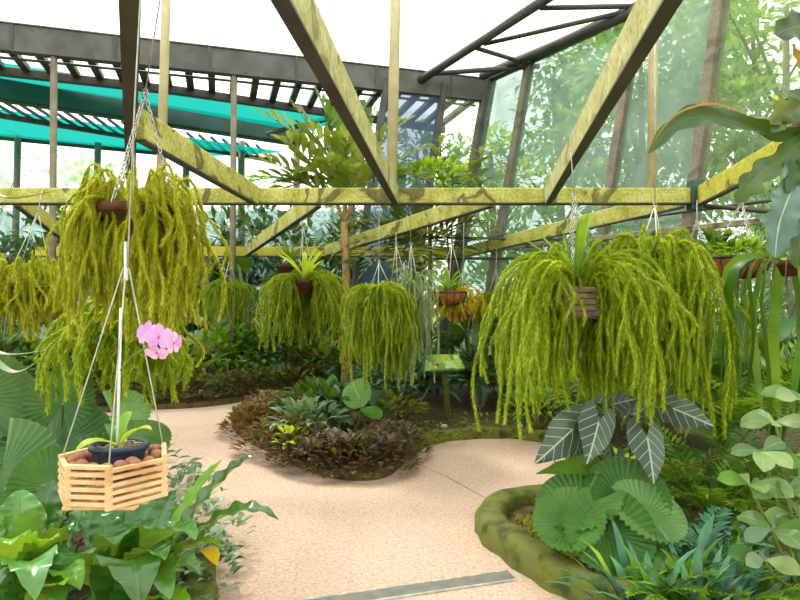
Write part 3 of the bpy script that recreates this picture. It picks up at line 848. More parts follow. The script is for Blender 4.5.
def pot(t, c, r, h, kind):
    m = MB(); k = 20
    if kind == 'coir':
        pr = [(r, 0)]+[(r*math.cos(x)**.6, -h*math.sin(x)) for x in [i*PI/2/7 for i in range(1, 8)]]
        m.lathe(c, pr, 24); b = m.build('basket_bowl', 'basket_coir', t)
        m = MB(); m.tube([c+Vector((math.cos(q)*r*1.03, math.sin(q)*r*1.03, 0)) for q in [2*PI*i/28 for i in range(29)]], .009*r/.2, 5)
        for j in range(14):
            q = 2*PI*j/14
            m.tube([c+Vector((math.cos(q)*r*1.03*max(0, math.cos(x))**.6, math.sin(q)*r*1.03*max(0, math.cos(x))**.6, -h*1.03*math.sin(x))) for x in [i*PI/2/7 for i in range(8)]], .006*r/.2, 4)
        m.build('wire_frame', 'dark_steel', t)
    elif kind == 'log':
        for j in range(5):
            z = -h+h*(j+.5)/5
            for sg in (-1, 1):
                if j % 2 == 0: m.bar(c+Vector((-r*1.1, sg*r*.8, z)), c+Vector((r*1.1, sg*r*.8, z)), h/5.5, h/5.4, UP, .006)
                else: m.bar(c+Vector((-r*1.1, sg*r*.78, z)), c+Vector((r*1.1, sg*r*.78, z)), h/6, h/5.4, UP, .006)
                m.bar(c+Vector((sg*r, -r*.9, z+.01)), c+Vector((sg*r, r*.9, z+.01)), h/5.5, h/5.4, UP, .006)
        m.bar(c+Vector((0, -r*.8, -h)), c+Vector((0, r*.8, -h)), r*1.9, .015)
        m.build('log_basket', 'log_wood', t)
    else:
        m.lathe(c, [(0.001, -h), (r*.62, -h), (r*.95, -.03), (r*1.02, -.03), (r*1.02, 0.01), (r*.93, .012)], k)
        m.build('basket', 'basket_dark' if kind == 'dark' else 'terracotta', t)
    m = MB(); m.lathe(c, [(r*.95, -.012), (r*.5, .01), (.001, .02)], 16); m.build('soil_fill', 'soil', t)
def hangers(t, c, r, apex, top, near, n=3, a0=.4):
    for j in range(n):
        q = a0+2*PI*j/n; p = c+Vector((math.cos(q)*r, math.sin(q)*r, 0.0)); m = MB()
        if near: chain(m, p, apex, .03, .0032)
        else: m.tube([p, apex], .0045, 5)
        m.build('chain', 'chain_metal', t)
    m = MB()
    if top is not None:
        m.tube([apex, top], .004, 5)
    m.tube([apex+Vector((math.cos(q)*.014, 0, math.sin(q)*.02)) for q in [i*PI/4 for i in range(9)]], .004, 5)
    m.build('hook_wire', 'wire_metal', t)
def tassel_fern(label, c, r, h, kind, apex, top, n, L, reach, rise, mat, seed, forks=3, spread=.05, step=.012, ll=.017, lw=.006, k=4, near=False, parts=True, bias=Vector((0, 0, 0)), extra=None, front=0.0, a0=.4, group='tassel ferns hanging in baskets', name='tassel_fern'):
    rng = random.Random(seed); t = thing(name, label, 'hanging fern', c, group)
    pot(t, c, r, h, kind); hangers(t, c, r, apex, top, near, 3, a0)
    bulk = MB()
    for i in range(n):
        m = MB() if parts and i < 96 else bulk
        an = -PI/2+front+(2*PI-2*front)*(i+rng.random())/n
        main, paths = tassels(rng, c, r, L, reach, rise, forks, spread, an, bias)
        strand(m, main, step, ll, lw, k, .004, rng)
        for p in paths: strand(m, p, step, ll, lw, k, .0035, rng, rng.random()*6)
        if m is not bulk: m.build('tassel', mat, t)
    if bulk.v: tag(bulk.build('tassels', mat, t), kind='stuff')
    if extra: extra(t, rng)
    return t
def crownleaf(n, L, W, mat, el=(.8, 1.4), droop=.8, prof=pr_strap, name='leaf'):
    def f(t, rng):
        c = ORG[t.name]
        for i in range(n):
            a = 2*PI*(i+rng.random()*.6)/n; m = MB()
            leaf_curve(m, shoot_curve(c+UP*.01, a, rng.uniform(*el), L*rng.uniform(.6, 1.1), droop, 8), W, prof, 2, .2); m.build(name, mat, t)
    return f
# --- large fern left of centre
c = P(135, 215, 2.9); apx = P(145, 93, 2.9)
solid('basket_big', (104, 62, 40), (128, 78, 52), 12, 0.9, .4)
tassel_fern('largest yellow green tassel fern in a brown basket, left, behind the orchid wires', c+UP*.03, .185, .12, 'dark', apx, P(160, 0, 2.9)+(P(160, 0, 2.9)-apx)*6.72, 80, .56, .20, .16, 'tassel_yellow', 11, 3, .05, .009, .028, .008, 5, True, front=.3)
tassel_fern('bright green tassel fern hanging lower, just below the largest one on the left', P(128, 318, 3.7), .12, .1, 'dark', P(133, 240, 3.7), Vector((-1.64, 3.7, 2.62)), 60, .44, .36, .14, 'tassel_lime', 12, 3, .08, .011, .036, .011, 5, False)
c = P(24, 288, 6.1)
tassel_fern('wide yellow tassel fern in a brown basket cut by the left border', c, .27, .14, 'coir', P(38, 212, 6.1), P(42, 190, 6.24), 90, .40, .32, .28, 'tassel_yellow', 13, 3, .07,   .018, .045, .014, 4, False)
c = P(228, 288, 10.4)
tassel_fern('small far tassel fern between the largest fern and the one with the green crown', c, .18, .14, 'dark', P(229, 262, 10.4), Vector((c.x+.01, BD2-.2, 2.42)), 70, .62, .36, .12, 'tassel_green', 14, 3, .07, .028, .036, .014, 4, False, False)
c = P(305, 281, 7.4)
tassel_fern('tassel fern with upright green leaves in a brown pot under the yellow slanting beam', c, .125, .16, 'dark', P(303, 226, 7.4), P(303, 218, 7.4), 95, .70, .48, .10, 'tassel_green', 15, 3, .08, .02, .045, .014, 4, False, True, front=.75, extra=crownleaf(11, .5, .06, 'leaf_lime'))
c = P(380, 292, 6.2)
tassel_fern('dense yellow green tassel fern hanging on one wire in front of the tree trunk', c, .14, .1, 'dark', P(379, 262, 6.2), P(379, 206, 6.25), 110, .78, .30, .08, 'tassel_green', 16, 3, .06, .018, .042, .013, 4, False, True)
c = P(398, 291, 6.6)
tassel_fern('pale grey green trailing plant hanging beside the green sign', P(412, 294, 6.5), .09, .1, 'clay', P(411, 244, 6.5), P(410, 203, 6.33), 34, .84, .27, .22, 'tassel_pale', 17, 2, .06, .016, .034, .014, 4, False, True, name='trailing_cactus', group=None)
tassel_fern('small tassel fern in a clay pot between the dense fern and pale trailing plant', P(399, 292, 7.0), .13, .08, 'clay', P(396, 244, 7.0), P(396, 232, 7.6), 40, .5, .12, .12, 'tassel_green', 18, 2, .05, .022, .026, .010, 4, False, False)
c = P(449, 292, 7.5)
tassel_fern('coir basket fern with golden yellow trailing shoots behind the sign', c, .22, .16, 'coir', P(452, 244, 7.5), P(453, 222, 7.5), 16, .34, .12, .06, 'tassel_gold', 19, 3, .05, .018, .045, .018, 4, False, True, bias=Vector((.16, -.05, 0)), front=1.0, extra=crownleaf(26, .36, .035, 'leaf_bright', (.5, 1.3), 1.0))
c = P(462, 309, 8.3)
t = thing('hanging_pot', 'small clay pot hanging below and behind the golden yellow basket', 'hanging pot', c); pot(t, c, .17, .16, 'clay'); hangers(t, c, .17, P(463, 270, 8.3), P(464, 222, 8.3), False)
m = MB(); mound(m, c, .17, .17, .12, 60, .14, .05, R); m.build('foliage', 'fern_green', t)
c = P(496, 300, 9.4)
tassel_fern('small tassel fern on thin wires left of the big log basket fern', c, .16, .12, 'dark', P(496, 270, 9.4), P(497, 242, 9.75), 70, .42, .36, .14, 'tassel_green', 20, 3, .08, .026, .034, .013, 4, False, False)
# --- big right fern
c = P(577, 287, 4.0); apx = P(574, 196, 4.0)
tassel_fern('huge tassel fern spilling from a weathered log basket, right of centre', c, .115, .2, 'log', apx, P(571, 152, 4.0), 92, .74, .54, .24, 'tassel_lime', 21, 3, .09, .010, .038, .011, 5, True, bias=Vector((.02, -.04, 0)), front=.62, a0=-2.15, extra=crownleaf(16, .52, .035, 'fern_green', (.8, 1.45), .5))
c = P(652, 278, 4.5)
tassel_fern('broad tassel fern with orange tinged tips just right of the log basket fern', c, .16, .12, 'dark', P(655, 205, 4.5), P(655, 160, 4.5)+UP*1.2, 84, .90, .36, .28, 'tassel_lime', 22, 3, .08, .011, .042, .012, 5, False, bias=Vector((-.03, -.04, 0)))

c = P(290, 266, 10.2); t = thing('hanging_pot', 'small far brown pot with upright leaves hanging from the back beam', 'hanging pot', c); pot(t, c, .24, .22, 'dark'); hangers(t, c, .24, P(291, 258, 10.5)+UP*.05, P(291, 257, 10.85), False)
crownleaf(12, .55, .06, 'leaf_mid')(t, R)
# --- ribbon fern and coir basket at right
def straps(t, rng, c, n, L, W, mats, r, az=None):
    for i in range(n):
        a = 2*PI*(i+rng.random())/n; LL = L*rng.uniform(.6, 1.05); o = Vector((math.cos(a), math.sin(a), 0))
        s = c+o*r*.6; e = s+o*(r*.8+.06)-UP*.12
        p = bez(s, s+UP*.1+o*.05, e+UP*.14, e, 5)
        w = rng.uniform(0, 6)
        for j in range(1, 9): p.append(e-UP*LL*j/8+Vector((math.sin(j*.5+w), math.cos(j*.5+w), 0))*.03)
        m = MB(); leaf_curve(m, p, W*rng.uniform(.6, 1.1), lambda t: min(1, .3+t*3)*min(1, (1.001-t)*4), 2, .25, .05, 2, up=Vector((math.sin(w), math.cos(w), .2)), twist=rng.uniform(-1.2, 1.2))
        m.build('ribbon_leaf', rng.choice(mats), t)
rng = random.Random(31)
c = P(702, 268, 5.6); t = thing('ribbon_fern', 'hanging fern with long ribbon leaves under the right end of the cross beam', 'hanging fern', c)
pot(t, c, .16, .1, 'dark'); hangers(t, c, .2, P(697, 222, 5.6), P(697, 200, 5.75), True)
m = MB(); mound(m, c, .3, .25, .16, 120, .2, .06, rng, pr_lance); m.build('crown_leaves', 'fern_green', t)
straps(t, rng, c, 15, 1.25, .12, ['strap_dark', 'strap_dark', 'strap_grey', 'fern_green'], .22)
c = P(739, 258, 4.85); t = thing('hanging_basket', 'round coir basket in a dark wire frame with low bright greenery', 'hanging basket', c)
pot(t, c, .22, .16, 'coir'); hangers(t, c, .22, P(742, 202, 4.85), P(742, 180, 4.85), True)
m = MB(); mound(m, c, .25, .25, .1, 220, .11, .045, rng); m.build('foliage', 'leaf_bright', t)
m = MB(); mound(m, c+Vector((-.12, .1, .05)), .1, .1, .13, 50, .15, .05, rng); m.build('fern_tuft', 'leaf_mid', t)
c = P(790, 262, 4.2); t = thing('ribbon_fern', 'hanging fern with long dark ribbon leaves by the right border below the staghorn', 'hanging fern', c)
pot(t, c, .08, .1, 'dark'); hangers(t, c, .08, P(792, 190, 4.2), P(795, 152, 4.1), False)
straps(t, rng, c, 17, 1.25, .085, ['strap_dark', 'strap_dark', 'leaf_mid', 'fern_green'], .24)
m = MB()
for k in range(30):
    a = rng.uniform(0, 6.28); o = Vector((math.cos(a), math.sin(a), 0)); s = c+o*.1
    m.tube(bez(s, s+o*.15+UP*.08, s+o*.22, s+o*.25-UP*rng.uniform(.1, .3), 6), .003, 4)
m.build('dry_roots', 'log_wood', t)

# --- staghorn fern, near, top right
def frond_to(mb, pts, W, **kw):
    q = []
    pts = [Vector(p) for p in pts]
    for i in range(len(pts)-1):
        p0 = pts[max(i-1, 0)]; p1 = pts[i]; p2 = pts[i+1]; p3 = pts[min(i+2, len(pts)-1)]
        for j in range(12):
            t = j/12; q.append(0.5*((2*p1)+(p2-p0)*t+(2*p0-5*p1+4*p2-p3)*t*t+(3*p1-p0-3*p2+p3)*t**3))
    q.append(pts[-1]); leaf_curve(mb, q, W, **kw)
D = 2.3
c = P(835, 120, D); t = thing('staghorn_fern', 'staghorn fern with a long curved frond reaching in at the upper right border', 'fern', c)
m = MB(); m.lathe(c-UP*.1, [(.001, -.12), (.12, -.08), (.16, .04), (.12, .16), (.001, .2)], 12); m.build('root_ball', 'basket_dark', t)
m = MB(); m.tube([c+UP*.1, Vector((c.x, c.y, 6.116))], .005, 5); m.build('hook_wire', 'wire_metal', t)
def stag(pts, W, mat, wave=.10, prof=pr_nest, fold=.2, wf=4, up=Vector((0, -1, .25))):
    m = MB(); frond_to(m, pts, W, prof=prof, nw=6, fold=fold, wave=wave, wf=wf, up=up, ph=W*50); m.build('frond', mat, t)
def lob(q): return (min(1, .3+q*3)*min(1, (1.001-q)*3.5)**.7)*(1+.22*math.sin(q*30))
stag([P(826, 128, D), P(785, 134, 2.25), P(745, 125, 2.2), P(705, 116, 2.15), P(672, 127, 2.1), P(648, 154, 2.05)], .075, 'stag_dark', .1, lob, .3)
def edge(pts, W):
    m = MB(); frond_to(m, pts, W, prof=pr_lance, nw=2, fold=.1, wave=.2, wf=11, up=Vector((0, -.9, .4))); m.build('brown_edge', 'stag_gold', t)
edge([P(752, 116, 2.17), P(728, 107, 2.15), P(705, 104, 2.12), P(674, 116, 2.07), P(650, 147, 2.02)], .011)
stag([P(822, 115, D), P(790, 152, 2.2), P(762, 172, 2.1), P(746, 190, 2.05), P(736, 203, 2.05)], .075, 'stag_dark', .1, lob)
stag([P(816, 140, D), P(792, 190, 2.12), P(779, 225, 2.07), P(775, 258, 2.05)], .12, 'stag_blue', .1, lob)
stag([P(834, 80, D), P(808, 95, 2.2), P(787, 112, 2.15), P(772, 132, 2.1)], .09, 'stag_dark', .1, lob)
stag([P(838, 50, D), P(815, 30, 2.2), P(797, 27, 2.15), P(774, 34, 2.1)], .12, 'stag_dark', .08, lob)
stag([P(832, 100, D), P(808, 72, 2.25), P(797, 58, 2.2), P(792, 44, 2.15)], .05, 'stag_gold', .1)
stag([P(825, 122, D), P(802, 110, 2.18), P(784, 112, 2.13), P(770, 124, 2.1)], .08, 'leaf_olive', .1, lob)
stag([P(824, 170, D), P(808, 205, 2.2), P(800, 240, 2.15), P(796, 268, 2.15)], .09, 'stag_dark', .1, lob)
stag([P(830, 150, D), P(810, 165, 2.2), P(797, 172, 2.15), P(786, 192, 2.1)], .07, 'stag_dark', .1, lob)
# blades reaching in at the left border
c = P(-70, 250, 2.4); t = thing('spider_plant', 'hanging plant with long narrow pale blades poking in at the left border', 'hanging plant', c)
pot(t, c, .12, .14, 'clay'); hangers(t, c, .12, c+UP*.5, Vector((c.x, c.y, 6.1)), False)
for pts in ([c, P(-30, 190, 2.35), P(10, 199, 2.3), P(62, 190, 2.3)], [c, P(-40, 300, 2.35), P(-5, 352, 2.3), P(54, 349, 2.3)], [c, P(-40, 320, 2.35), P(10, 372, 2.3), P(48, 352, 2.35)], [c, P(-40, 180, 2.4), P(-20, 170, 2.4), P(12, 176, 2.4)]):
    m = MB(); frond_to(m, pts, .045, prof=pr_lance, nw=2, fold=.3); m.build('blade', 'leaf_silver', t)
# ------------------------------------------------------------------ orchid in the wooden basket (near, left)
OD = 1.72
oc = P(116.5, 476, OD)                              # middle of the basket, near its foot
t = thing('wooden_basket', 'pale slatted wooden basket hanging on wires at lower left', 'basket', oc)
ra_, rb2 = .146, .146; hh = .025
angs = [math.radians(a) for a in (-112, -68, -8, 52, 112, 172, 228)]
angs = [math.radians(a) for a in (-172, -118, -72, -8, 52, 118)]
cor = [Vector((math.cos(a)*ra_, math.sin(a)*rb2, 0)) for a in angs]
nl_ = 6; sh = .0115; pitch = .0195
base0 = oc-UP*.045
for l in range(nl_):
    for i in range(6):
        off = 0.0 if i % 2 == 0 else pitch*.5
        a, b = cor[i], cor[(i+1) % 6]; d = (b-a).normalized()
        z = base0.z+l*pitch+off
        m = MB(); m.bar(Vector((oc.x, oc.y, z))+a-d*.008, Vector((oc.x, oc.y, z))+b+d*.008, .014, sh if i % 2 == 0 else sh, UP, .0015)
        m.build('slat', 'basket_wood', t)
m = MB()
for k in (-.09, -.045, 0, .045, .09):
    m.bar(Vector((oc.x-.125+abs(k)*.3, oc.y+k, base0.z-.012)), Vector((oc.x+.125-abs(k)*.3, oc.y+k, base0.z-.012)), .03, .008)
m.build('bottom_slats', 'basket_wood', t)
wtopz = 2.61
ap = P(126, 268, OD); topp = Vector((-.737, OD, wtopz))
for i, (px, py) in enumerate(((84, 452), (131, 462), (162, 412))):
    k = (0, 2, 4)[i]
    p = Vector((oc.x, oc.y, base0.z+nl_*pitch))+cor[k]*.97
    m = MB(); m.tube([p-UP*.11, p, ap+Vector((.008*(i-1), 0, 0))], .0021, 5); m.build('wire', 'wire_metal', t)
m = MB(); m.tube([ap+Vector((.004, 0, 0)), ap.lerp(topp, .5), topp], .0026, 5); m.build('hanging_wire', 'wire_metal', t)
m = MB(); m.bar(ap-UP*.035, ap+UP*.075, .016, .006, UP, .001); m.build('plastic_tag', 'white_plastic', t)
# inner pot with orchid
pc = Vector((oc.x+.008, oc.y, base0.z+.04))
t = thing('orchid_pot', 'pink orchid in a dark blue oval pot standing in the wooden basket', 'potted orchid', pc)
m = MB(); m.lathe(pc, [(.001, 0), (.055, 0), (.062, .06), (.066, .085), (.074, .085), (.074, .1), (.064, .1), (.06, .088)], 28, rx=1.12, ry=.95); m.build('pot', 'pot_blue', t)
m = MB()
for q in range(14):
    a = 2*PI*q/14; p = pc+Vector((math.cos(a)*.0655, math.sin(a)*.056, .035)); m.bar(p, p+Vector((math.cos(a), math.sin(a), 0))*.003, .006, .028)
m.build('drain_slots', 'dark_steel', t)
m = MB()
for q in range(70):
    a = R.uniform(0, 6.28); r = math.sqrt(R.random())*.058; p = pc+Vector((math.cos(a)*r*1.1, math.sin(a)*r, .088+R.uniform(-.004, .006)))
    d = fvec(R, -.3, .8)*R.uniform(.006, .012); m.bar(p-d, p+d, .009, .007, UP, .001)
m.build('bark_chips', 'bark_chips', t)
st0, st1 = P(117, 443, OD-.01), P(121, 308, OD-.01)
m = MB(); m.tube([st0-UP*.03, st1], .0042, 8); m.build('support_stake', 'white_plastic', t)
bl = pc+UP*.09
for (ex, ey, dd, W, mt) in ((75, 452, -.10, .05, 'leaf_lime'), (132, 412, .03, .05, 'leaf_bright'), (152, 430, -.02, .045, 'leaf_lime'), (110, 425, .1, .05, 'leaf_mid')):
    e = P(ex, ey, OD+dd); m = MB()
    leaf_curve(m, bez(bl+Vector((0, 0, -.005)), bl.lerp(e, .3)+UP*.03, bl.lerp(e, .7)+UP*.03, e, 9), W, pr_nest, 4, .25); m.build('leaf', mt, t)
m = MB(); sp = [P(117, 436, OD), P(116, 400, OD), P(119, 372, OD-.01), P(132, 356, OD-.02), P(150, 345, OD-.03), P(160, 338, OD-.03)]
frond = []
for i in range(len(sp)-1):
    for j in range(5): frond.append(sp[i].lerp(sp[i+1], j/5))
m.tube(frond, .0022, 5); m.build('flower_stalk', 'stem_green', t)
def orchid_flower(px, py, dd, sc, face):
    c = P(px, py, OD+dd); f = Vector(face).normalized(); s = f.cross(UP).normalized(); u = s.cross(f)
    root = None
    m = MB(); m.lathe(c+f*.004, [(.001, -.003), (.004, 0), (.001, .004)], 8); root = m.build('flower', 'petal_deep', t)
    for an, L, W, mt in ((90, .034, .026, 'petal'), (10, .036, .036, 'petal'), (170, .036, .036, 'petal'), (-52, .034, .024, 'petal'), (232, .034, .024, 'petal'), (-90, .018, .014, 'petal_deep')):
        a = math.radians(an); d = s*math.cos(a)+u*math.sin(a)
        m = MB(); leaf(m, c, (d+f*.25), L*sc, W*sc, .5, pr_obov if an not in (90,) else pr_ell, 6, 4, .12, up=f)
        o = m.build('petal', mt, t); o.parent = root
for px, py, dd, sc, fc in ((148, 333, -.02, 1.1, (-.35, -1, .25)), (159, 337, -.045, 1.15, (.15, -1, .1)), (157, 352, -.035, .95, (0, -.8, -.7)), (173, 343, -.03, 1.0, (1, -.35, -.1))):
    orchid_flower(px, py, dd, sc, fc)
# clay balls round the pot
balls = [(-.105, .0), (-.10, -.045), (-.078, -.085), (-.045, -.1), (-.012, -.11), (.022, -.105), (.055, -.095), (.085, -.07), (.105, -.03), (.11, .012), (.1, .05), (.075, .085), (-.08, .07), (-.095, .035), (-.06, -.075), (.07, -.06)]
m = MB(); m.lathe(Vector((0, 0, 0)), [(.001, -.019)]+[(math.cos(x)*.02, math.sin(x)*.019) for x in (-1.1, -.6, -.1, .4, .9)]+[(.001, .019)], 10)
proto = None
for i, (x, y) in enumerate(balls):
    p = Vector((oc.x+x, oc.y+y, base0.z+nl_*pitch-.022+.004*math.sin(i*2.3)))
    if proto is None:
        proto = m.build('clay_ball', 'clay_ball'); o = proto
        # recentre so that every ball turns about its own foot
        o.location = p-UP*.019
    else: o = dup(proto, None, p-UP*.019)
    o.rotation_euler = (0, 0, i*1.3); s = 1+.12*math.sin(i*3.1); o.scale = (s, s*.95, s)
    tag(o, 'round brown clay ball in the wooden basket around the dark blue orchid pot', 'clay ball', 'clay balls in the wooden basket')

# ------------------------------------------------------------------ left bed
def fan_leaf(m, c, nrm, ref, rad, arc=315, pl=32, cup=.22, tooth=.035):
    """pleated round palm leaf; ref points to the leaf's tip, the open notch faces away from it"""
    nrm = Vector(nrm).normalized(); ref = Vector(ref); ref = (ref-nrm*ref.dot(nrm)).normalized(); s = nrm.cross(ref)
    n = pl*2; rows = []; uv = []
    a0 = math.radians(-arc/2); a1 = math.radians(arc/2)
    for q in (0.03, .35, .7, 1.0):
        row = []; ur = []
        for i in range(n+1):
            a = a0+(a1-a0)*i/n; zz = (1 if i % 2 else -1)*.026*rad*q
            rr = rad*q*(1+(tooth*(1 if i % 2 == 0 else -.3) if q == 1.0 else 0))*(1-.05*math.cos(a*1.0)*0)
            row.append(Vector(c)+ref*math.cos(a)*rr+s*math.sin(a)*rr+nrm*(zz+cup*rad*q*q)); ur.append((i/n*.4, q))
        rows.append(row); uv.append(ur)
    m.grid(rows, False, uv)
def fan_palm(name, label, base, leaves, group=None):
    t = thing(name, label, 'fan palm', base, group)
    for (px, py, d, rad, nrm, ref, mt) in leaves:
        c = P(px, py, d); m = MB(); fan_leaf(m, c, nrm, ref, rad); lf = m.build('leaf', mt, t)
        m = MB(); b0 = Vector(base); m.tube(bez(b0, b0+UP*.25, c-UP*.15, c, 8), .007, 5); s = m.build('leaf_stalk', 'stem_green', t); s.parent = lf
    return t
fan_palm('fan_palm', 'fan palm with broad pale pleated round leaves left of the wooden basket', GP(10, 3.9, .08),
    [(52, 447, 3.9, .36, (.1, -.55, .85), (.6, -.5, -.1), 'fan_grey'), (2, 470, 3.5, .30, (.3, -.7, .6), (.5, -.5, -.4), 'fan_grey'), (-22, 398, 3.8, .30, (.5, -.75, .3), (.7, .2, .7), 'fan_grey'),
     (95, 470, 3.5, .25, (.1, -.5, .9), (.8, -.4, 0), 'fan_leaf'), (18, 505, 3.3, .26, (.2, -.8, .5), (.4, -.5, -.4), 'fan_grey'), (50, 486, 3.2, .2, (.1, -.8, .5), (.3, -.5, .6), 'fan_leaf')])
fan_palm('fan_palm', 'fan palm with a dark smooth round leaf behind the pale pleated leaves', GP(60, 4.9, .08),
    [(63, 404, 3.85, .22, (.05, -.95, .35), (0, -.1, 1), 'fan_dark'), (30, 415, 4.9, .28, (.2, -.6, .7), (-.7, -.3, .2), 'fan_dark'), (115, 418, 4.7, .26, (.2, -.55, .8), (.7, -.4, 0), 'fan_leaf'), (135, 446, 4.2, .24, (.1, -.4, .9), (.8, -.5, 0), 'fan_leaf'), (95, 432, 4.9, .25, (0, -.4, .9), (.1, -.9, .1), 'fan_dark')])

def nest_to(t, base, tip, W, rise, mat, dip=0.0, wave=.07, wf=9, bend=None, up=UP):
    base = Vector(base); tip = Vector(tip)
    mid1 = base.lerp(tip, .3)+UP*rise; mid2 = base.lerp(tip, .75)+UP*rise*1.05
    if bend: mid1 += Vector(bend); mid2 += Vector(bend)
    m = MB(); leaf_curve(m, bez(base, mid1, mid2, tip-UP*dip, 60), W, pr_nest, 6, .28, wave, wf, up=up, ph=R.uniform(0, 6)); return m.build('frond', mat, t)
B = Vector((-1.20, 2.55, .12))
t = thing('birds_nest_fern', "bird's nest fern with two long wavy fronds reaching over the path", 'fern', B)
for (px, py, d, W, rise, mt) in ((256, 456, 2.75, .16, .16, 'nest_leaf'), (279, 521, 2.55, .15, .28, 'nest_leaf'), (222, 460, 2.9, .09, .10, 'nest_lime'), (196, 540, 2.2, .15, .25, 'nest_leaf'), (222, 548, 2.5, .1, .2, 'nest_lime'),
        (140, 606, 2.0, .24, .32, 'nest_leaf'), (100, 515, 2.7, .15, .15, 'nest_leaf'), (128, 500, 3.0, .15, .08, 'nest_leaf'), (175, 490, 3.0, .13, .08, 'nest_leaf'), (165, 560, 2.1, .15, .2, 'nest_leaf'), (150, 470, 3.1, .13, .05, 'nest_leaf'), (60, 575, 2.2, .2, .25, 'nest_leaf'), (180, 520, 2.75, .13, .1, 'nest_leaf'), (200, 575, 2.35, .14, .2, 'nest_leaf'), (170, 600, 2.1, .16, .25, 'nest_leaf'), (115, 545, 2.3, .17, .22, 'nest_leaf'), (152, 530, 2.4, .15, .2, 'nest_leaf'), (90, 480, 3.0, .15, .06, 'nest_leaf'), (190, 610, 2.2, .12, .15, 'nest_lime')):
    nest_to(t, B, P(px, py, d), W, rise, mt)
B2 = Vector((-1.58, 2.5, .12))
t = thing('birds_nest_fern', "bird's nest fern with broad glossy upright fronds in the lower left corner", 'fern', B2)
for (px, py, d, W, rise, mt) in ((20, 490, 2.7, .2, .1, 'nest_leaf'), (52, 480, 2.8, .2, .08, 'nest_leaf'), (74, 500, 2.6, .15, .1, 'nest_leaf'), (10, 545, 2.1, .15, .2, 'nest_lime'), (92, 500, 2.75, .14, .08, 'nest_leaf'), (-20, 515, 2.4, .17, .15, 'nest_leaf'), (35, 600, 1.95, .17, .3, 'nest_leaf'), (80, 590, 2.05, .15, .22, 'nest_lime'), (-5, 590, 2.0, .16, .25, 'nest_leaf'), (52, 540, 2.2, .14, .15, 'nest_lime'), (30, 510, 2.4, .14, .12, 'nest_leaf'), (70, 530, 2.3, .15, .18, 'nest_leaf'), (5, 515, 2.5, .15, .12, 'nest_leaf'), (60, 610, 2.0, .18, .25, 'nest_leaf')):
    nest_to(t, B2, P(px, py, d), W, rise, mt, wave=.1)
nest_to(t, B2, P(64, 585, 1.95), .12, .1, 'nest_lime', wave=.05)
# yellow leaf and patterned ground cover
e = P(196, 552, 2.55)
m = MB(); leaf_curve(m, bez(e, e+Vector((.04, -.02, .03)), e+Vector((.08, -.03, .02)), e+Vector((.1, -.04, -.04)), 6), .085, pr_obov, 4, .2)
tag(m.build('yellow_leaf', 'leaf_yellow'), 'bright yellow fading leaf lying among silver leaves beside the path', 'leaf')
rng = random.Random(51)
def cover(name, label, mat, spots, n, L, W, prof=pr_ell, h=.16, kind='stuff', cat='ground cover', flowers=None, droop=.7, rx=None):
    m = MB()
    for (c, rx, ry, rot) in spots: mound(m, c, rx, ry, h, n, L, W, rng, prof, rot, droop)
    return tag(m.build(name, mat), label, cat, kind=kind)
cover('ground_cover', 'small silver patterned leaves edging the left bed behind the long fronds', 'leaf_silver', [(G(196, 560, .08), .2, .5, -.3), (G(172, 510, .08), .2, .5, -.4), (G(185, 535, .08), .22, .3, 0), (G(208, 588, .08), .14, .22, 0)], 120, .075, .045, h=.3)
cover('ground_cover', 'dark low leaves filling the left bed under the fan palms', 'leaf_dark', [(GP(-60, 3.6, .06), 1.2, 1.0, 0), (GP(40, 5.2, .06), 1.3, .9, 0), (GP(60, 3.3, .06), .9, .6, 0), (GP(-40, 2.6, .06), .7, .6, 0)], 260, .16, .08, h=.3)

# ------------------------------------------------------------------ right bed
def hang_leaf(t, px, py, tx, ty, d, d2, W, mat, lobe=.46, nrm=(0, -1, .15)):
    """arrow-shaped leaf: attached at (px,py), tip at (tx,ty)"""
    a = P(px, py, d); b = P(tx, ty, d2); ax = (b-a); L = ax.length; ax.normalize()
    s = ax.cross(Vector(nrm)).normalized(); nn = s.cross(ax)
    rows = []; uvs = []
    m = MB()
    for sg in (-1, 1):
        rows = []; uvs = []
        for i in range(15):
            tt = -lobe+(1+lobe)*i/14
            if tt < 0: q_ = -tt/lobe; w = .5+.5*math.sqrt(max(0, 1-q_*q_)); inn = .5*q_
            else: w = (1-tt)**.8*(1+.25*math.sin(PI*tt)); inn = 0
            row = []; uv = []
            for j in range(4):
                u = inn+(w-inn)*j/3
                bow = -.10*L*tt*tt-.12*u*u*W
                row.append(a+ax*(tt*L)+s*(sg*u*W/2)+nn*(bow+.03*W*math.sin(tt*9+j)*j/3)); uv.append((.5+sg*u*.5, (tt+lobe)/(1+lobe)))
            rows.append(row if sg > 0 else row[::-1]); uvs.append(uv if sg > 0 else uv[::-1])
        m.grid(rows, True, uvs)
    lf = m.build('leaf', mat, t)
    m = MB(); b0 = ORG[t.name]; m.tube(bez(b0, b0+UP*.3, a+UP*.12+(b0-a)*.25, a, 10), .007, 5, r2=.004); st = m.build('leaf_stalk', 'leaf_dark', t); st.parent = lf
B = GP(628, 3.9, .07)
t = thing('elephant_ear', 'dark elephant ear plant with arrow shaped leaves and white veins', 'elephant ear', B)
for args in ((574, 428, 538, 463, 3.75, 3.55, .25), (599, 421, 589, 463, 3.7, 3.55, .23), (647, 436, 656, 482, 3.7, 3.5, .23), (672, 408, 713, 425, 3.8, 3.6, .2), (582, 440, 571, 462, 3.9, 3.85, .12), (616, 455, 617, 480, 3.8, 3.7, .12), (610, 405, 640, 398, 4.0, 4.1, .16), (632, 415, 660, 400, 4.1, 4.1, .15), (570, 482, 560, 502, 3.9, 3.8, .18)):
    hang_leaf(t, *args, 'alocasia')
B = GP(615, 3.6, .07)
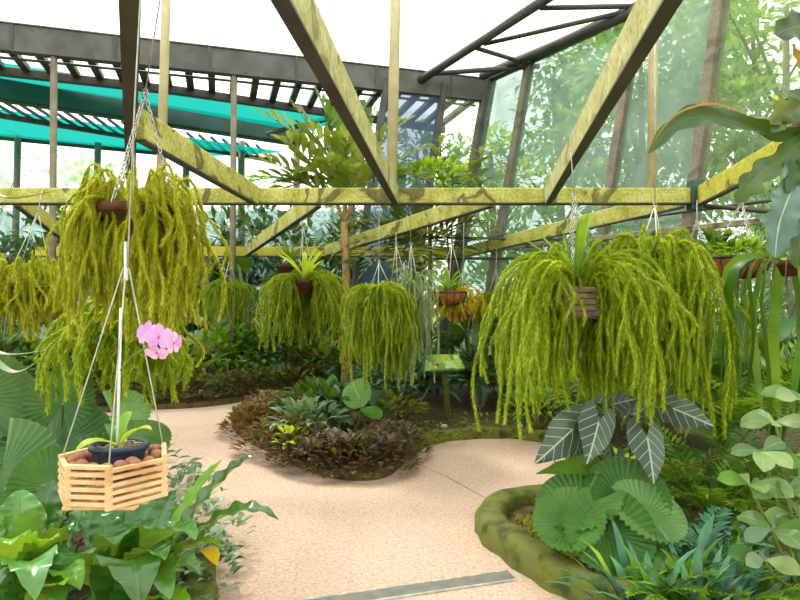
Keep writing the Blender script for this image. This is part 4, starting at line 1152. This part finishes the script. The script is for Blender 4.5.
fan_palm('fan_palm', 'low fan palm with pleated round leaves in the right bed below the elephant ear', B,
    [(625, 500, 3.6, .25, (-.1, -.75, .65), (.2, .3, 1), 'fan_leaf'), (580, 505, 3.55, .25, (-.3, -.35, .9), (-.9, -.3, -.2), 'fan_leaf'), (645, 515, 3.45, .22, (.2, -.5, .85), (.8, -.3, .1), 'fan_leaf'), (607, 532, 3.35, .25, (0, -.75, .65), (-.1, -.5, -.6), 'fan_leaf'), (570, 522, 3.4, .2, (-.3, -.55, .75), (-.7, -.5, -.3), 'fan_leaf'), (608, 500, 3.75, .24, (-.2, -.5, .85), (-.5, .4, .6), 'fan_leaf')])
t = thing('pleated_palm', 'single long green palm leaf pointing left over the kerb by the elephant ear', 'palm', B+Vector((-.03, .25, 0)))
m = MB(); leaf_curve(m, bez(P(645, 490, 3.9), P(615, 462, 3.85), P(575, 466, 3.7), P(536, 474, 3.6), 14), .2, pr_lance, 8, .3, .06, 9, up=Vector((0, -.35, .9))); lf = m.build('leaf', 'fern_green', t)
m = MB(); m.tube(bez(ORG[t.name], ORG[t.name]+UP*.2, P(650, 500, 3.9), P(645, 490, 3.9), 6), .008, 5); m.build('leaf_stalk', 'stem_green', t)
# blue green fern mass, bottom right
k = 0
ffl = ['low blue green fern with narrow strap fronds beside the rounded kerb at bottom right', 'blue green strap fern at the bottom border, middle of its row', 'blue green strap fern at the bottom border under the broad leaved shrub', 'blue green strap fern behind the front row below the low fan palm']
for (px, d, h) in ((650, 2.95, .12), (695, 2.75, .1), (740, 2.85, .1), (690, 3.15, .1)):
    b = GP(px, d, .05); t = thing('strap_fern', ffl[k], 'fern', b, 'blue green strap ferns at the bottom right'); k += 1
    rg = random.Random(70+k)
    for i in range(64):
        a = rg.uniform(0, 6.28); off = sph(a, 0)*rg.uniform(.0, .24); L = rg.uniform(.24, .44)
        m = MB(); leaf_curve(m, shoot_curve(b+off, a, rg.uniform(.6, 1.45), L, rg.uniform(.8, 1.6), 6), rg.uniform(.035, .06), pr_lance, 2, .2, .08, 3)
        m.build('frond', rg.choice(['fern_blue', 'fern_blue', 'fern_blue', 'leaf_blue', 'fern_blue', 'leaf_mid', 'leaf_bright', 'fern_green']), t)
    for i in range(4):
        a = rg.uniform(3.3, 6.1); m = MB(); pts = shoot_curve(b, a, rg.uniform(.6, 1.2), .42, 1.2, 8); pinnate(m, pts[2:], .07, .022, 14, .3, pr_lance, 2, 1, .003, rng=rg); m.build('feathery_frond', 'fern_green', t)
# broad leaved pale shrub at right border
B = GP(800, 2.95, .05)
t = thing('broad_leaf_shrub', 'shrub with whorls of broad pale variegated leaves at the right border', 'shrub', B)
rg = random.Random(81)
for (px, py, d) in ((775, 422, 2.9), (800, 400, 2.95), (762, 452, 2.75), (795, 455, 2.8), (750, 485, 2.7), (785, 492, 2.65), (800, 520, 2.7), (772, 530, 2.65), (815, 470, 2.8), (765, 560, 2.75)):
    c = P(px, py, d); m = MB(); m.tube(bez(B, B+UP*.2, c-UP*.15+Vector((.05, 0, 0)), c, 6), .007, 5); m.build('stem', 'stem_green', t)
    a0 = rg.uniform(0, 6)
    for i in range(5):
        a = a0+2*PI*i/5+rg.uniform(-.3, .3); L = rg.uniform(.13, .19); m = MB()
        leaf_curve(m, shoot_curve(c, a, rg.uniform(-.1, .5), L, 1.0, 7), L*.52, pr_obov, 4, .18, .04, 2, up=Vector((-.15, -.75, .6))); m.build('leaf', rg.choice(['pale_shrub', 'pale_shrub', 'leaf_silver', 'leaf_mid', 'pale_shrub']), t)
t = fern('fern', 'green fern with long feathery fronds in the right bed left of the broad leaved shrub', 'fern', GP(712, 4.3, .06), 15, .85, .15, .035, 17, 'fern_green', 91, (.3, 1.2), 1.2)
fern('fern', 'blue green fern below the long feathered fern in the right bed', 'fern', GP(698, 3.5, .06), 11, .42, .12, .04, 10, 'fern_blue', 92, (.3, 1.1), 1.2)
fern('fern', 'blue green fern at the foot of the broad leaved shrub', 'fern', GP(752, 3.3, .05), 9, .4, .12, .04, 9, 'leaf_blue', 93, (.2, .9), 1.0)
fern('fern', 'tall green fern right of the feathered fern under the ribbon leaves', 'fern', GP(758, 4.4, .06), 14, .9, .16, .03, 18, 'leaf_mid', 94, (.5, 1.3), 1.2)
fern('fern', 'dim green fern deep in the right bed under the broad tassel fern', 'fern', GP(672, 4.9, .06), 14, .75, .14, .035, 16, 'leaf_olive', 95, (.4, 1.2), 1.2)
rosette('spiky_rosette', 'small lime green rosette between the elephant ear leaves', 'rosette plant', GP(622, 4.4, .35), 12, .22, .05, 'leaf_lime', 96, (.2, 1.1), .6, pr_lance)
m = MB(); m.tube([GP(622, 4.4, .05), GP(622, 4.4, .36)], .015, 6); o = m.build('stem', 'bark', bpy.data.objects['spiky_rosette'])
bush('shrub', 'small bright fern like shrub just behind the dark kerb', 'shrub', G(540, 432, .07), .42, .4, 260, .14, .03, 'fern_green', 97, pr_lance, .6, 5)
cover('ground_cover', 'low mixed green leaves covering the soil of the right bed', 'leaf_mid', [(GP(700, 4.0, .04), .9, .8, 0), (GP(780, 3.4, .04), .6, .6, 0), (GP(640, 5.2, .04), .7, .8, 0), (GP(760, 5.0, .04), 1.0, .8, 0)], 260, .11, .045, h=.2)
# ------------------------------------------------------------------ island bed
rng = random.Random(121)
def begonia(label, spots, mat, mat2, flw, n, L, W, h, seed):
    rg = random.Random(seed); t = thing('bedding_plants', label, 'bedding plants', spots[0][0])
    m = MB(); m2 = MB()
    for (c, rx, ry, rot) in spots:
        mound(m, c, rx, ry, h, n, L, W, rg, pr_ell, rot); mound(m2, c, rx, ry, h*.95, n//4, L, W, rg, pr_ell, rot)
    tag(m.build('foliage', mat, t), kind='stuff'); tag(m2.build('paler_leaves', mat2, t), kind='stuff')
    for (px, py, d) in flw:
        c = P(px, py, d); m = MB()
        for i in range(6):
            q = 2*PI*i/6; leaf(m, c, Vector((math.cos(q), -.6, math.sin(q))), .026, .024, .6, pr_ell, 3, 2, .2, up=Vector((0, -1, .2)))
        m.build('red_flower', 'red_flower', t)
    return t
begonia('low reddish brown leafy bedding at the left end of the island bed', [(G(268, 428, .04), .52, .72, 0), (G(266, 419, .05), .42, .9, 0), (G(288, 449, .04), .5, .45, .4), (G(300, 420, .05), .6, .9, 0)], 'leaf_maroon', 'leaf_hedge',
        [(236, 428, 7.0), (256, 424, 7.0), (287, 429, 6.8), (269, 412, 7.4), (300, 440, 6.3)], 420, .12, .05, .30, 1)
begonia('low dusky purple grey bedding with red flowers at the front of the island bed', [(G(335, 464, .05), .48, .42, 0), (G(368, 465, .05), .44, .42, 0), (G(388, 452, .05), .4, .45, 0), (G(312, 459, .05), .42, .36, -.3)], 'leaf_mauve', 'leaf_maroon',
        [(353, 446, 5.7), (331, 449, 5.7), (361, 463, 5.45), (378, 471, 5.4), (402, 452, 5.8), (340, 462, 5.4), (365, 457, 5.5)], 420, .105, .045, .27, 2)
bush('shrub', 'silver green leafy shrub in the island bed between brown and purple bedding', 'shrub', G(308, 447, .06), .42, .36, 130, .17, .075, 'leaf_silver', 3, pr_lance, .9)
bush('shrub', 'mid green shrub with long leaves at the middle of the island bed', 'shrub', G(322, 428, .06), .48, .5, 170, .2, .09, 'leaf_mid', 4, pr_lance, .9)
bush('shrub', 'dark grey green low shrub in the island bed beside the round leaf', 'shrub', G(345, 432, .06), .42, .42, 150, .2, .09, 'leaf_blue', 5, pr_lance, .9)
bush('shrub', 'small lime leafed sprig at the edge of the island bed by the path', 'shrub', G(290, 460, .05), .28, .14, 26, .13, .07, 'leaf_lime', 6)
bush('shrub', 'olive green shrub under the dense tassel fern in the island bed', 'shrub', G(385, 432, .06), .42, .45, 170, .16, .07, 'leaf_olive', 7)
bush('shrub', 'grey blue leafy shrub behind the round leaf under the trailing plant', 'shrub', G(402, 420, .06), .75, .55, 220, .28, .1, 'leaf_blue', 8, pr_lance, .9)
B = G(356, 440, .06)
t = thing('round_leaf_plant', 'plant with one big upright round green leaf in the island bed', 'leafy plant', B)
def round_leaf(t, px, py, d, rad, nrm, tipd, mat='round_leaf'):
    c = P(px, py, d); m = MB(); n = Vector(nrm).normalized(); u = Vector(tipd); u = (u-n*u.dot(n)).normalized(); s = n.cross(u)
    pts = [c-u*rad+(u*(2*rad*i/12))+n*(-.12*rad*(i/12-.5)**2*4) for i in range(13)]
    leaf_curve(m, pts, rad*1.9, lambda q: math.sqrt(max(0, 1-(2*q-1)**2)), 8, .1, up=n); lf = m.build('leaf', mat, t)
    m = MB(); b = ORG[t.name]; m.tube(bez(b, b+UP*.2, c-u*rad-UP*.1, c-u*rad*.5, 8), .01, 6); st = m.build('leaf_stalk', 'stem_green', t); st.parent = lf
round_leaf(t, 357, 393, 6.6, .185, (-.35, -.75, .5), (-.5, 0, .8))
round_leaf(t, 380, 400, 6.7, .15, (.2, -.6, .75), (.8, -.2, -.2), 'leaf_mid')
round_leaf(t, 335, 403, 6.8, .17, (-.2, -.5, .85), (-.8, -.3, 0), 'leaf_mid')
round_leaf(t, 372, 412, 6.4, .12, (.2, -.4, .9), (.5, -.6, -.2), 'leaf_mid')
for k, (px, py) in enumerate(((444, 428), (398, 430), (520, 428))):
    c = G(px, py, .06); m = MB(); m.lathe(c, [(.001, -.02), (.03, 0), (.04, .02), (.025, .045), (.001, .05)], 8, rx=1.2)
    tag(m.build('stone', 'rock_white'), ['pale stone at the foot of the sign post', 'pale stone among leaves left of the trailing plant', 'pale stone on the soil behind the dark kerb'][k], 'stone')
cover('ground_cover', 'patchy moss and small leaves on the soil between sign and dark kerb', 'leaf_olive', [(G(440, 432, .06), .6, .5, 0), (G(500, 425, .06), .8, .7, 0), (G(420, 440, .06), .4, .3, 0), (G(575, 425, .06), .8, .8, 0)], 60, .09, .04, h=.07)
# sign
solid('sign_yellow', (190, 200, 40), (110, 140, 30), 30, .4, c3=(214, 220, 90))
solid('sign_pale', (176, 200, 134), (132, 160, 96), 30, .4)
sd = 7.3
c0, c1, c2, c3 = P(425, 355, sd+.12), P(458, 354, sd+.12), P(465, 368, sd-.12), P(425, 371, sd-.12)
t = thing('garden_sign', 'slanted green information board on a mossy post in the island bed', 'sign', G(449, 424, .06))
m = MB(); nn = (c1-c0).cross(c3-c0).normalized(); nn = nn if nn.z > 0 else -nn
m.add([c0, c1, c2, c3]+[p-nn*.03 for p in (c0, c1, c2, c3)], [(0, 1, 2, 3), (7, 6, 5, 4), (0, 4, 5, 1), (1, 5, 6, 2), (2, 6, 7, 3), (3, 7, 4, 0)]); m.build('board', 'sign_green', t)
def patch(u0, v0, u1, v1, mat, nm):
    q = lambda u, v: c0.lerp(c1, u).lerp(c3.lerp(c2, u), v)+nn*.004
    m = MB(); m.add([q(u0, v0), q(u1, v0), q(u1, v1), q(u0, v1)], [(0, 1, 2, 3)]); m.build(nm, mat, t)
patch(.3, .05, .72, .42, 'sign_yellow', 'printed_picture'); patch(.52, .45, .8, .95, 'sign_pale', 'printed_text_block'); patch(.82, .08, .97, .4, 'sign_pale', 'printed_picture'); patch(.12, .55, .3, .9, 'sign_yellow', 'printed_picture'); patch(.8, .5, .95, .8, 'sign_yellow', 'printed_picture')
m = MB(); mc = (c0+c1+c2+c3)/4-nn*.03; m.bar(mc, G(449, 424, .0), .075, .075, Vector((0, 1, 0)), .01); m.build('post', 'sign_post', t)

# ------------------------------------------------------------------ far bed: hedge and shrubs
hp = [p+Vector((0, .28, 0)) for p in far_front]
t = thing('low_hedge', 'long low brown green hedge edging the far side of the path', 'hedge', hp[len(hp)//2])
m = MB(); m2 = MB(); rg = random.Random(141)
for i in range(len(hp)-1):
    a, b = hp[i], hp[i+1]; L = (b-a).length
    for k in range(int(L*330)):
        p = a.lerp(b, rg.random())+Vector((rg.uniform(-.06, .06), rg.uniform(-.22, .3), 0)); p.z = .05+.4*rg.random()**.8
        d = Vector((rg.uniform(-1, 1), rg.uniform(-1.2, .3), rg.uniform(-.1, .9))); s = rg.uniform(.6, 1.1)
        leaf(m if rg.random() < .8 else m2, p, d, .15*s, .07*s, .8, pr_ell, 3, 2, .2)
tag(m.build('foliage', 'leaf_hedge', t), kind='stuff'); tag(m2.build('reddish_leaves', 'leaf_maroon', t), kind='stuff')
SH = [  # px, depth, h, r, n, L, W, mat, prof, label, tip
 (228, 10.9, .95, .55, 260, .26, .11, 'leaf_bright', pr_obov, 'bright lime tipped shrub behind the low hedge under the small far tassel fern', 'leaf_lime'),
 (256, 11.0, .95, .55, 260, .24, .11, 'leaf_mid', pr_obov, 'mid green shrub behind the low hedge right of the lime tipped shrub', None),
 (292, 11.1, .95, .65, 300, .24, .10, 'leaf_dark', pr_ell, 'dark green shrub behind the low hedge below the green crowned fern', None),
 (326, 11.0, .7, .6, 260, .26, .08, 'leaf_olive', pr_lance, 'olive shrub behind the low hedge at the far end of the path', None),
 (366, 10.3, .8, .6, 280, .28, .10, 'leaf_dark', pr_lance, 'dark shrub at the far end of the path under the dense tassel fern', None),
 (163, 10.2, .8, .6, 260, .22, .09, 'leaf_dark', pr_ell, 'dark shrub behind the low hedge under the orchid flowers', None),
 (125, 9.9, .9, .7, 280, .24, .10, 'leaf_dark', pr_ell, 'dark shrub behind the low hedge left of the orchid flowers', None),
 (75, 9.6, .95, .75, 300, .24, .10, 'leaf_dark', pr_ell, 'dark glossy shrub above the dark fan palm leaf', None),
 (28, 9.0, .9, .75, 300, .24, .1, 'leaf_mid', pr_ell, 'mid green shrub under the yellow fern near the left border', None),
 (-20, 8.6, 1.0, .8, 300, .26, .1, 'leaf_dark', pr_ell, 'dark shrub cut by the left border above the fan palm', None),
 (402, 8.7, .7, .55, 260, .3, .12, 'leaf_blue', pr_lance, 'blue green broad shrub left of the sign board', None),
 (500, 8.8, .8, .6, 260, .32, .13, 'leaf_blue', pr_lance, 'blue green shrub right of the sign below the small tassel fern', None),
 (532, 8.4, .75, .55, 240, .26, .08, 'leaf_mid', pr_lance, 'mid green shrub behind the huge log basket fern', None),
 (570, 7.6, .8, .6, 280, .24, .08, 'leaf_mid', pr_lance, 'leafy shrub seen under the log basket fern', None),
 (610, 6.9, .8, .6, 280, .24, .08, 'leaf_bright', pr_lance, 'bright shrub behind the elephant ear leaves', None),
 (650, 6.6, .9, .6, 280, .22, .07, 'leaf_olive', pr_lance, 'olive shrub under the broad orange tinged tassel fern', None)]
for k, (px, d, h, r, n, L, W, mt, pf, lab, tip) in enumerate(SH):
    bush('shrub', lab, 'shrub', GP(px, d, .05), h, r, n, L, W, mt, 160+k, pf, .8, 6, None, 4, 2, .1, tip)
rosette('strap_leaf_plant', 'dark rosette of upright strap leaves behind the hedge below the large fern', 'rosette plant', GP(190, 10.3, .05), 26, 1.15, .16, 'leaf_olive', 181, (.7, 1.4), .9, pr_strap)
rosette('strap_leaf_plant', 'dark rosette of strap leaves behind the hedge far left', 'rosette plant', GP(100, 10.6, .05), 22, 1.2, .16, 'leaf_dark', 182, (.7, 1.4), .9, pr_strap)
fern('cycad', 'dark cycad with arching feathery fronds right of the sign board', 'cycad', GP(478, 8.6, .06), 18, 1.05, .22, .03, 22, 'leaf_dark', 183, (.3, 1.3), 1.2, stalk=Vector((0, 0, .35)))
fern('cycad', 'second dark cycad behind the sign post', 'cycad', GP(436, 9.6, .06), 16, 1.1, .22, .03, 22, 'leaf_dark', 184, (.3, 1.3), 1.2, stalk=Vector((0, 0, .4)))
fern('palm', 'young palm with narrow leaflets behind the golden basket', 'palm', GP(508, 9.4, .06), 14, 1.1, .34, .04, 20, 'leaf_mid', 185, (.4, 1.4), 1.3, stalk=Vector((0, 0, .7)))

# tall foliage behind, at beam height and below
def big_leaf_plant(label, base, n, h, L, W, mat, seed, el=(.3, 1.2), name='broad_leaf_plant'):
    rg = random.Random(seed); t = thing(name, label, 'leafy plant', base); base = Vector(base)
    for i in range(n):
        a = rg.uniform(0, 6.28); hh = h*rg.uniform(.45, 1); top = base+Vector((math.cos(a)*.25, math.sin(a)*.25, hh))
        m = MB(); leaf_curve(m, shoot_curve(top, a, rg.uniform(*el), L*rng.uniform(.7, 1.1), 1.3, 8), W*rg.uniform(.8, 1.1), pr_ell, 4, .2, .04, 4); lf = m.build('leaf', mat, t)
        m = MB(); m.tube([base, base.lerp(top, .5)+Vector((math.cos(a), math.sin(a), 0))*-.03, top], .02, 5, r2=.01); s = m.build('leaf_stalk', 'stem_green', t); s.parent = lf
    return t
for k, (px, d, n, h, L, W, mt, lab) in enumerate((
    (205, 12.2, 14, 1.9, .8, .38, 'leaf_blue', 'tall blue green broad leaf plant behind the small far tassel fern'),
    (250, 12.6, 14, 2.5, 1.0, .32, 'leaf_dark', 'tall dark broad leaf plant behind the yellow slanting beam'),
    (300, 12.4, 14, 2.0, .8, .36, 'leaf_mid', 'tall green broad leaf plant behind the green crowned fern'),
    (165, 12.0, 12, 1.8, .8, .34, 'leaf_dark', 'tall dark broad leaf plant behind the largest tassel fern'),
    (60, 11.5, 14, 1.8, .8, .34, 'leaf_dark', 'tall dark broad leaf plant between the left tassel ferns'),
    (0, 10.8, 14, 2.0, .8, .36, 'leaf_blue', 'tall blue green broad leaf plant behind the left border fern'),
    (355, 12.0, 14, 1.7, .8, .34, 'leaf_blue', 'tall blue green broad leaf plant right of the tree trunk'),
    (420, 11.4, 14, 1.7, .7, .30, 'leaf_dark', 'tall dark broad leaf plant behind the pale trailing plant'),
    (470, 10.0, 12, 1.3, .6, .28, 'leaf_mid', 'green broad leaf plant behind the golden yellow basket'),
    (720, 5.9, 14, 1.2, .6, .22, 'leaf_mid', 'green broad leaf plant under the ribbon fern by the netted wall'),
    (775, 5.7, 14, 1.3, .6, .22, 'leaf_dark', 'dark broad leaf plant under the coir basket by the netted wall'))):
    big_leaf_plant(lab, GP(px, d, .04), n, h, L, W, mt, 200+k)
fern('palm', 'bushy palm with narrow leaves behind the ribbon leaves at right', 'palm', GP(745, 5.4, .05), 16, 1.4, .34, .045, 18, 'fern_green', 215, (.5, 1.4), 1.3, stalk=Vector((0, 0, .3)))
fern('palm', 'dim palm behind the broad orange tinged tassel fern', 'palm', GP(668, 6.2, .05), 14, 1.3, .3, .045, 18, 'leaf_mid', 216, (.5, 1.4), 1.3, stalk=Vector((0, 0, .3)))

# ------------------------------------------------------------------ tree with big pinnate leaves in the middle
B = GP(346, 9.2, .05)
t = thing('pinnate_tree', 'slender tree with tan trunk and large glossy pinnate leaves in the middle', 'tree', B)
tr = [B, P(347, 330, 9.2), P(346, 260, 9.2), P(344, 222, 9.2)]
m = MB(); m.tube(tr, [.085, .075, .06, .05], 8); m.build('trunk', 'bark_tan', t)
rg = random.Random(231)
def zfrond(st, end, up, LL, LW, n, mat, par, droop=.3):
    a = Vector(st); b = Vector(end); L = (b-a).length
    pts = bez(a, a.lerp(b, .3)+UP*L*up, a.lerp(b, .7)+UP*L*up, b, 12)
    m = MB(); pinnate(m, pts[2:], LL, LW, n, droop, pr_obov if LW > .06 else pr_lance, 4, 1.0, .014, rng=rg, lift=.35); m.build('pinnate_leaf', mat, par)
tops = [P(344, 222, 9.2), P(352, 205, 9.2), P(338, 205, 9.2), P(346, 190, 9.3)]
for q in tops[1:]:
    m = MB(); m.tube([tops[0], q], .035, 6, r2=.025); m.build('branch', 'bark_tan', t)
for (ex, ey, ed, up, L, W, n) in ((262, 160, 8.8, .15, .40, .15, 8), (268, 116, 9.0, .12, .42, .16, 8), (292, 104, 9.3, .10, .40, .16, 8), (318, 95, 9.4, .1, .38, .16, 8), (284, 140, 8.6, .15, .40, .15, 8), (306, 128, 8.8, .15, .38, .15, 7), (330, 112, 9.0, .1, .36, .15, 7), (352, 100, 9.6, .05, .38, .16, 7), (376, 106, 9.4, .05, .38, .15, 7),
        (404, 122, 9.2, .1, .36, .15, 7), (278, 182, 8.9, .2, .36, .14, 7), (420, 150, 9.4, .15, .36, .14, 7), (300, 172, 8.4, .2, .34, .14, 7), (375, 150, 8.7, .15, .34, .14, 6), (438, 185, 9.2, .2, .34, .14, 7), (264, 200, 9.3, .2, .34, .13, 7), (344, 136, 8.7, .1, .34, .14, 6), (322, 160, 8.5, .15, .34, .14, 6), (356, 168, 8.5, .15, .34, .14, 6), (400, 172, 9.0, .15, .34, .14, 6), (250, 182, 9.0, .2, .36, .13, 7)):
    zfrond(rg.choice(tops), P(ex, ey, ed), up, L*1.15, W*1.05, n, rg.choice(['pinnate_olive', 'pinnate_olive', 'pinnate_olive', 'leaf_mid']), t)
# dark pinnate shrub under it
B = GP(425, 10.1, .05)
t = thing('pinnate_shrub', 'dark spreading shrub with narrow pinnate leaves right of the tan tree trunk', 'shrub', B)
top = P(425, 245, 10.1)
m = MB(); m.tube([B, P(421, 300, 10.1), top], .05, 7, r2=.035); m.build('trunk', 'stem_green', t)
m = MB(); m.tube([P(421, 300, 10.1), P(405, 250, 10.0)], .035, 6); m.build('branch', 'stem_green', t)
for (ex, ey, ed, up) in ((340, 250, 9.2, .15), (355, 225, 9.6, .15), (380, 205, 10, .1), (412, 200, 9.7, .1), (450, 205, 9.8, .1), (480, 222, 9.6, .15), (490, 248, 9.4, .2), (470, 262, 9.2, .2), (395, 262, 9.2, .2), (365, 270, 9.4, .2), (440, 235, 9.0, .15), (400, 225, 9.2, .1), (430, 272, 9.0, .2), (325, 235, 9.6, .15), (345, 215, 9.9, .1), (365, 240, 9.0, .15), (465, 240, 9.6, .15), (460, 220, 9.9, .1), (420, 255, 9.0, .15), (385, 245, 9.0, .15), (350, 265, 9.0, .2), (500, 232, 9.7, .2), (405, 275, 8.9, .2)):
    zfrond(rg.choice([top, P(405, 250, 10.0)]), P(ex, ey, ed), up, .42, .085, 9, rg.choice(['leaf_dark', 'leaf_olive', 'leaf_dark', 'pinnate_olive']), t)
# plants on the back frame above the cross beam
bush('shrub', 'bright lime bush just above the cross beam right of the steep left beam', 'shrub', P(430, 212, 9.9), .75, .62, 240, .2, .09, 'leaf_bright', 241, pr_obov, .7, 5, None, 4, 2, .2, 'leaf_lime')
m = MB(); m.tube([GP(430, 9.9, .04), P(430, 210, 9.9)], .035, 7); m.build('trunk', 'bark', bpy.data.objects[[o.name for o in bpy.data.objects if o.get('label', '').startswith('bright lime bush')][0]])
def leafy_stem(label, b, tops, L, W, mat, seed):
    rg = random.Random(seed); t = thing('sapling', label, 'sapling', b)
    for tp in tops:
        m = MB(); pts = bez(Vector(b), Vector(b)+UP*.6*(tp.z-b[2]), tp-UP*.4, tp, 12); m.tube(pts, .022, 5, r2=.01); m.build('stem', 'bark', t)
        m = MB()
        for i in range(16):
            p = tp-UP*(i*.045); a = i*2.4; leaf(m, p, sph(a, .6), L*rg.uniform(.7, 1.1), W, .7, pr_obov, 4, 2, .2)
        m.build('leaves', mat, t)
leafy_stem('sapling with reddish olive leaf whorls rising behind the cross beam near the back panels', GP(452, 10.4, .04), [P(440, 140, 10.4), P(452, 160, 10.2), P(470, 165, 10.2), P(480, 150, 10.3)], .34, .12, 'pinnate_olive', 251)

un = [(10, 14.0, 'leaf_blue', 'dark blue green understory tree behind the left border fern'), (92, 13.2, 'leaf_dark', 'dark understory tree behind the largest tassel fern'), (150, 14.8, 'leaf_blue', 'blue green understory tree behind the tan hanger post'), (206, 14.2, 'leaf_dark', 'dark understory tree behind the small far tassel fern'),
      (268, 14.6, 'leaf_blue', 'blue green understory tree behind the yellow slanting beam'), (318, 13.8, 'leaf_dark', 'dark understory tree just left of the tan tree trunk'), (372, 13.0, 'leaf_mid', 'mid green understory tree just right of the tan tree trunk')]
for k, (px, d, mt, lab) in enumerate(un):
    tree('understory_tree', lab, GP(px, d, -.06), 3.3, 1.5, 1100, .34, mt, 260+k, None, .06, .12)
# ------------------------------------------------------------------ trees outside the netted walls
tl = [  # x, y, h, r, n, L, mat, label
 (5.2, 13.2, 8.0, 1.8, 2200, .30, 'tree_far', 'tree outside the teal panel next to the corner post'),
 (4.4, 16.5, 9.0, 2.2, 1500, .36, 'tree_far_teal', 'tall blue green tree outside behind the corner post'),
 (7.6, 12.2, 9.0, 2.2, 2600, .34, 'tree_far', 'tall tree outside behind the pale hanger post on the cross beam'),
 (8.2, 9.2, 8.0, 2.2, 3600, .26, 'tree_far_yellow', 'sunlit yellow green tree outside behind the thick brown mullion'),
 (10.6, 10.6, 10, 2.6, 3400, .34, 'tree_far_yellow', 'tall sunlit tree outside at the upper right border'),
 (7.0, 6.2, 5.0, 1.5, 2200, .2, 'tree_far', 'low tree outside behind the coir basket'),
 (2.4, 15.6, 6.5, 1.8, 1500, .34, 'tree_far_yellow', 'yellow green tree outside the bright back panel left of the corner post'),
 (0.4, 17.2, 7, 2.0, 1400, .36, 'tree_far_teal', 'blue green tree outside behind the violet back panel'),
 (-2.2, 21, 5.6, 2.2, 1300, .4, 'tree_far_teal', 'blue green tree far behind the pinnate leaf tree'),
 (-6.2, 22, 6.0, 2.6, 1300, .42, 'tree_far_glare', 'pale glare tinted tree far behind the largest tassel fern'),
 (-10.5, 22, 6.4, 2.8, 1300, .42, 'tree_far_glare', 'pale glare tinted green tree far behind the first post at the left'),
 (-15, 22, 6.4, 2.8, 1200, .42, 'tree_far_glare', 'pale glare tinted far tree at the left border below the teal cloth'),
 (6.2, 9.6, 3.2, 1.3, 1300, .2, 'tree_far', 'bushy small tree outside between the weathered rail and the ground'),
 (5.4, 10.9, 3.4, 1.3, 1300, .22, 'tree_far_teal', 'bushy blue green small tree outside low behind the side wall'),
 (6.6, 17.5, 10, 2.8, 2200, .44, 'tree_far', 'broad tree outside behind the teal panels in the gap between roof tubes and cross beam'),
 (12.5, 13.5, 11, 3.0, 2600, .42, 'tree_far_yellow', 'sunlit tree outside farthest right behind the staghorn fern'),
 (9.5, 15.5, 11, 3.0, 2800, .46, 'tree_far', 'tallest tree outside rising behind the right diagonal beam')]
for k, (x, y, h, r, n, L, mt, lab) in enumerate(tl):
    tree('tree', lab, Vector((x, y, -.06)), h, r, n, L, mt, 300+k, None, .14, .18)
for k, (x, y, h, r) in enumerate(((4.0, 19.5, 3.2, 2.2), (-1, 20.3, 2.8, 1.8), (-5, 20.4, 2.6, 2.2), (-9.5, 20.4, 2.8, 2.4), (-14.5, 20.3, 2.8, 2.4), (8.4, 7.2, 2.4, 1.4), (7.4, 9.0, 2.2, 1.2), (6.2, 12.0, 2.6, 1.4))):
    bush('shrub', ['outside shrub far beyond the corner post', 'outside shrub far behind the tree trunk', 'outside shrub far behind the small far tassel fern', 'outside shrub far behind the largest tassel fern', 'outside shrub far off at the left border',
         'outside shrub beyond the netted wall at the right border', 'outside shrub beyond the netted wall behind the ribbon fern', 'outside shrub beyond the netted wall behind the log basket fern'][k], 'shrub', Vector((x, y, -.06)), h, r, 700, .4 if y > 15 else .24, .18 if y > 15 else .1, ['tree_far_teal', 'leaf_dark', 'leaf_blue'][k % 3] if y > 15 else 'leaf_mid', 330+k, pr_ell, .7, 5, None, 3, 2, .05)
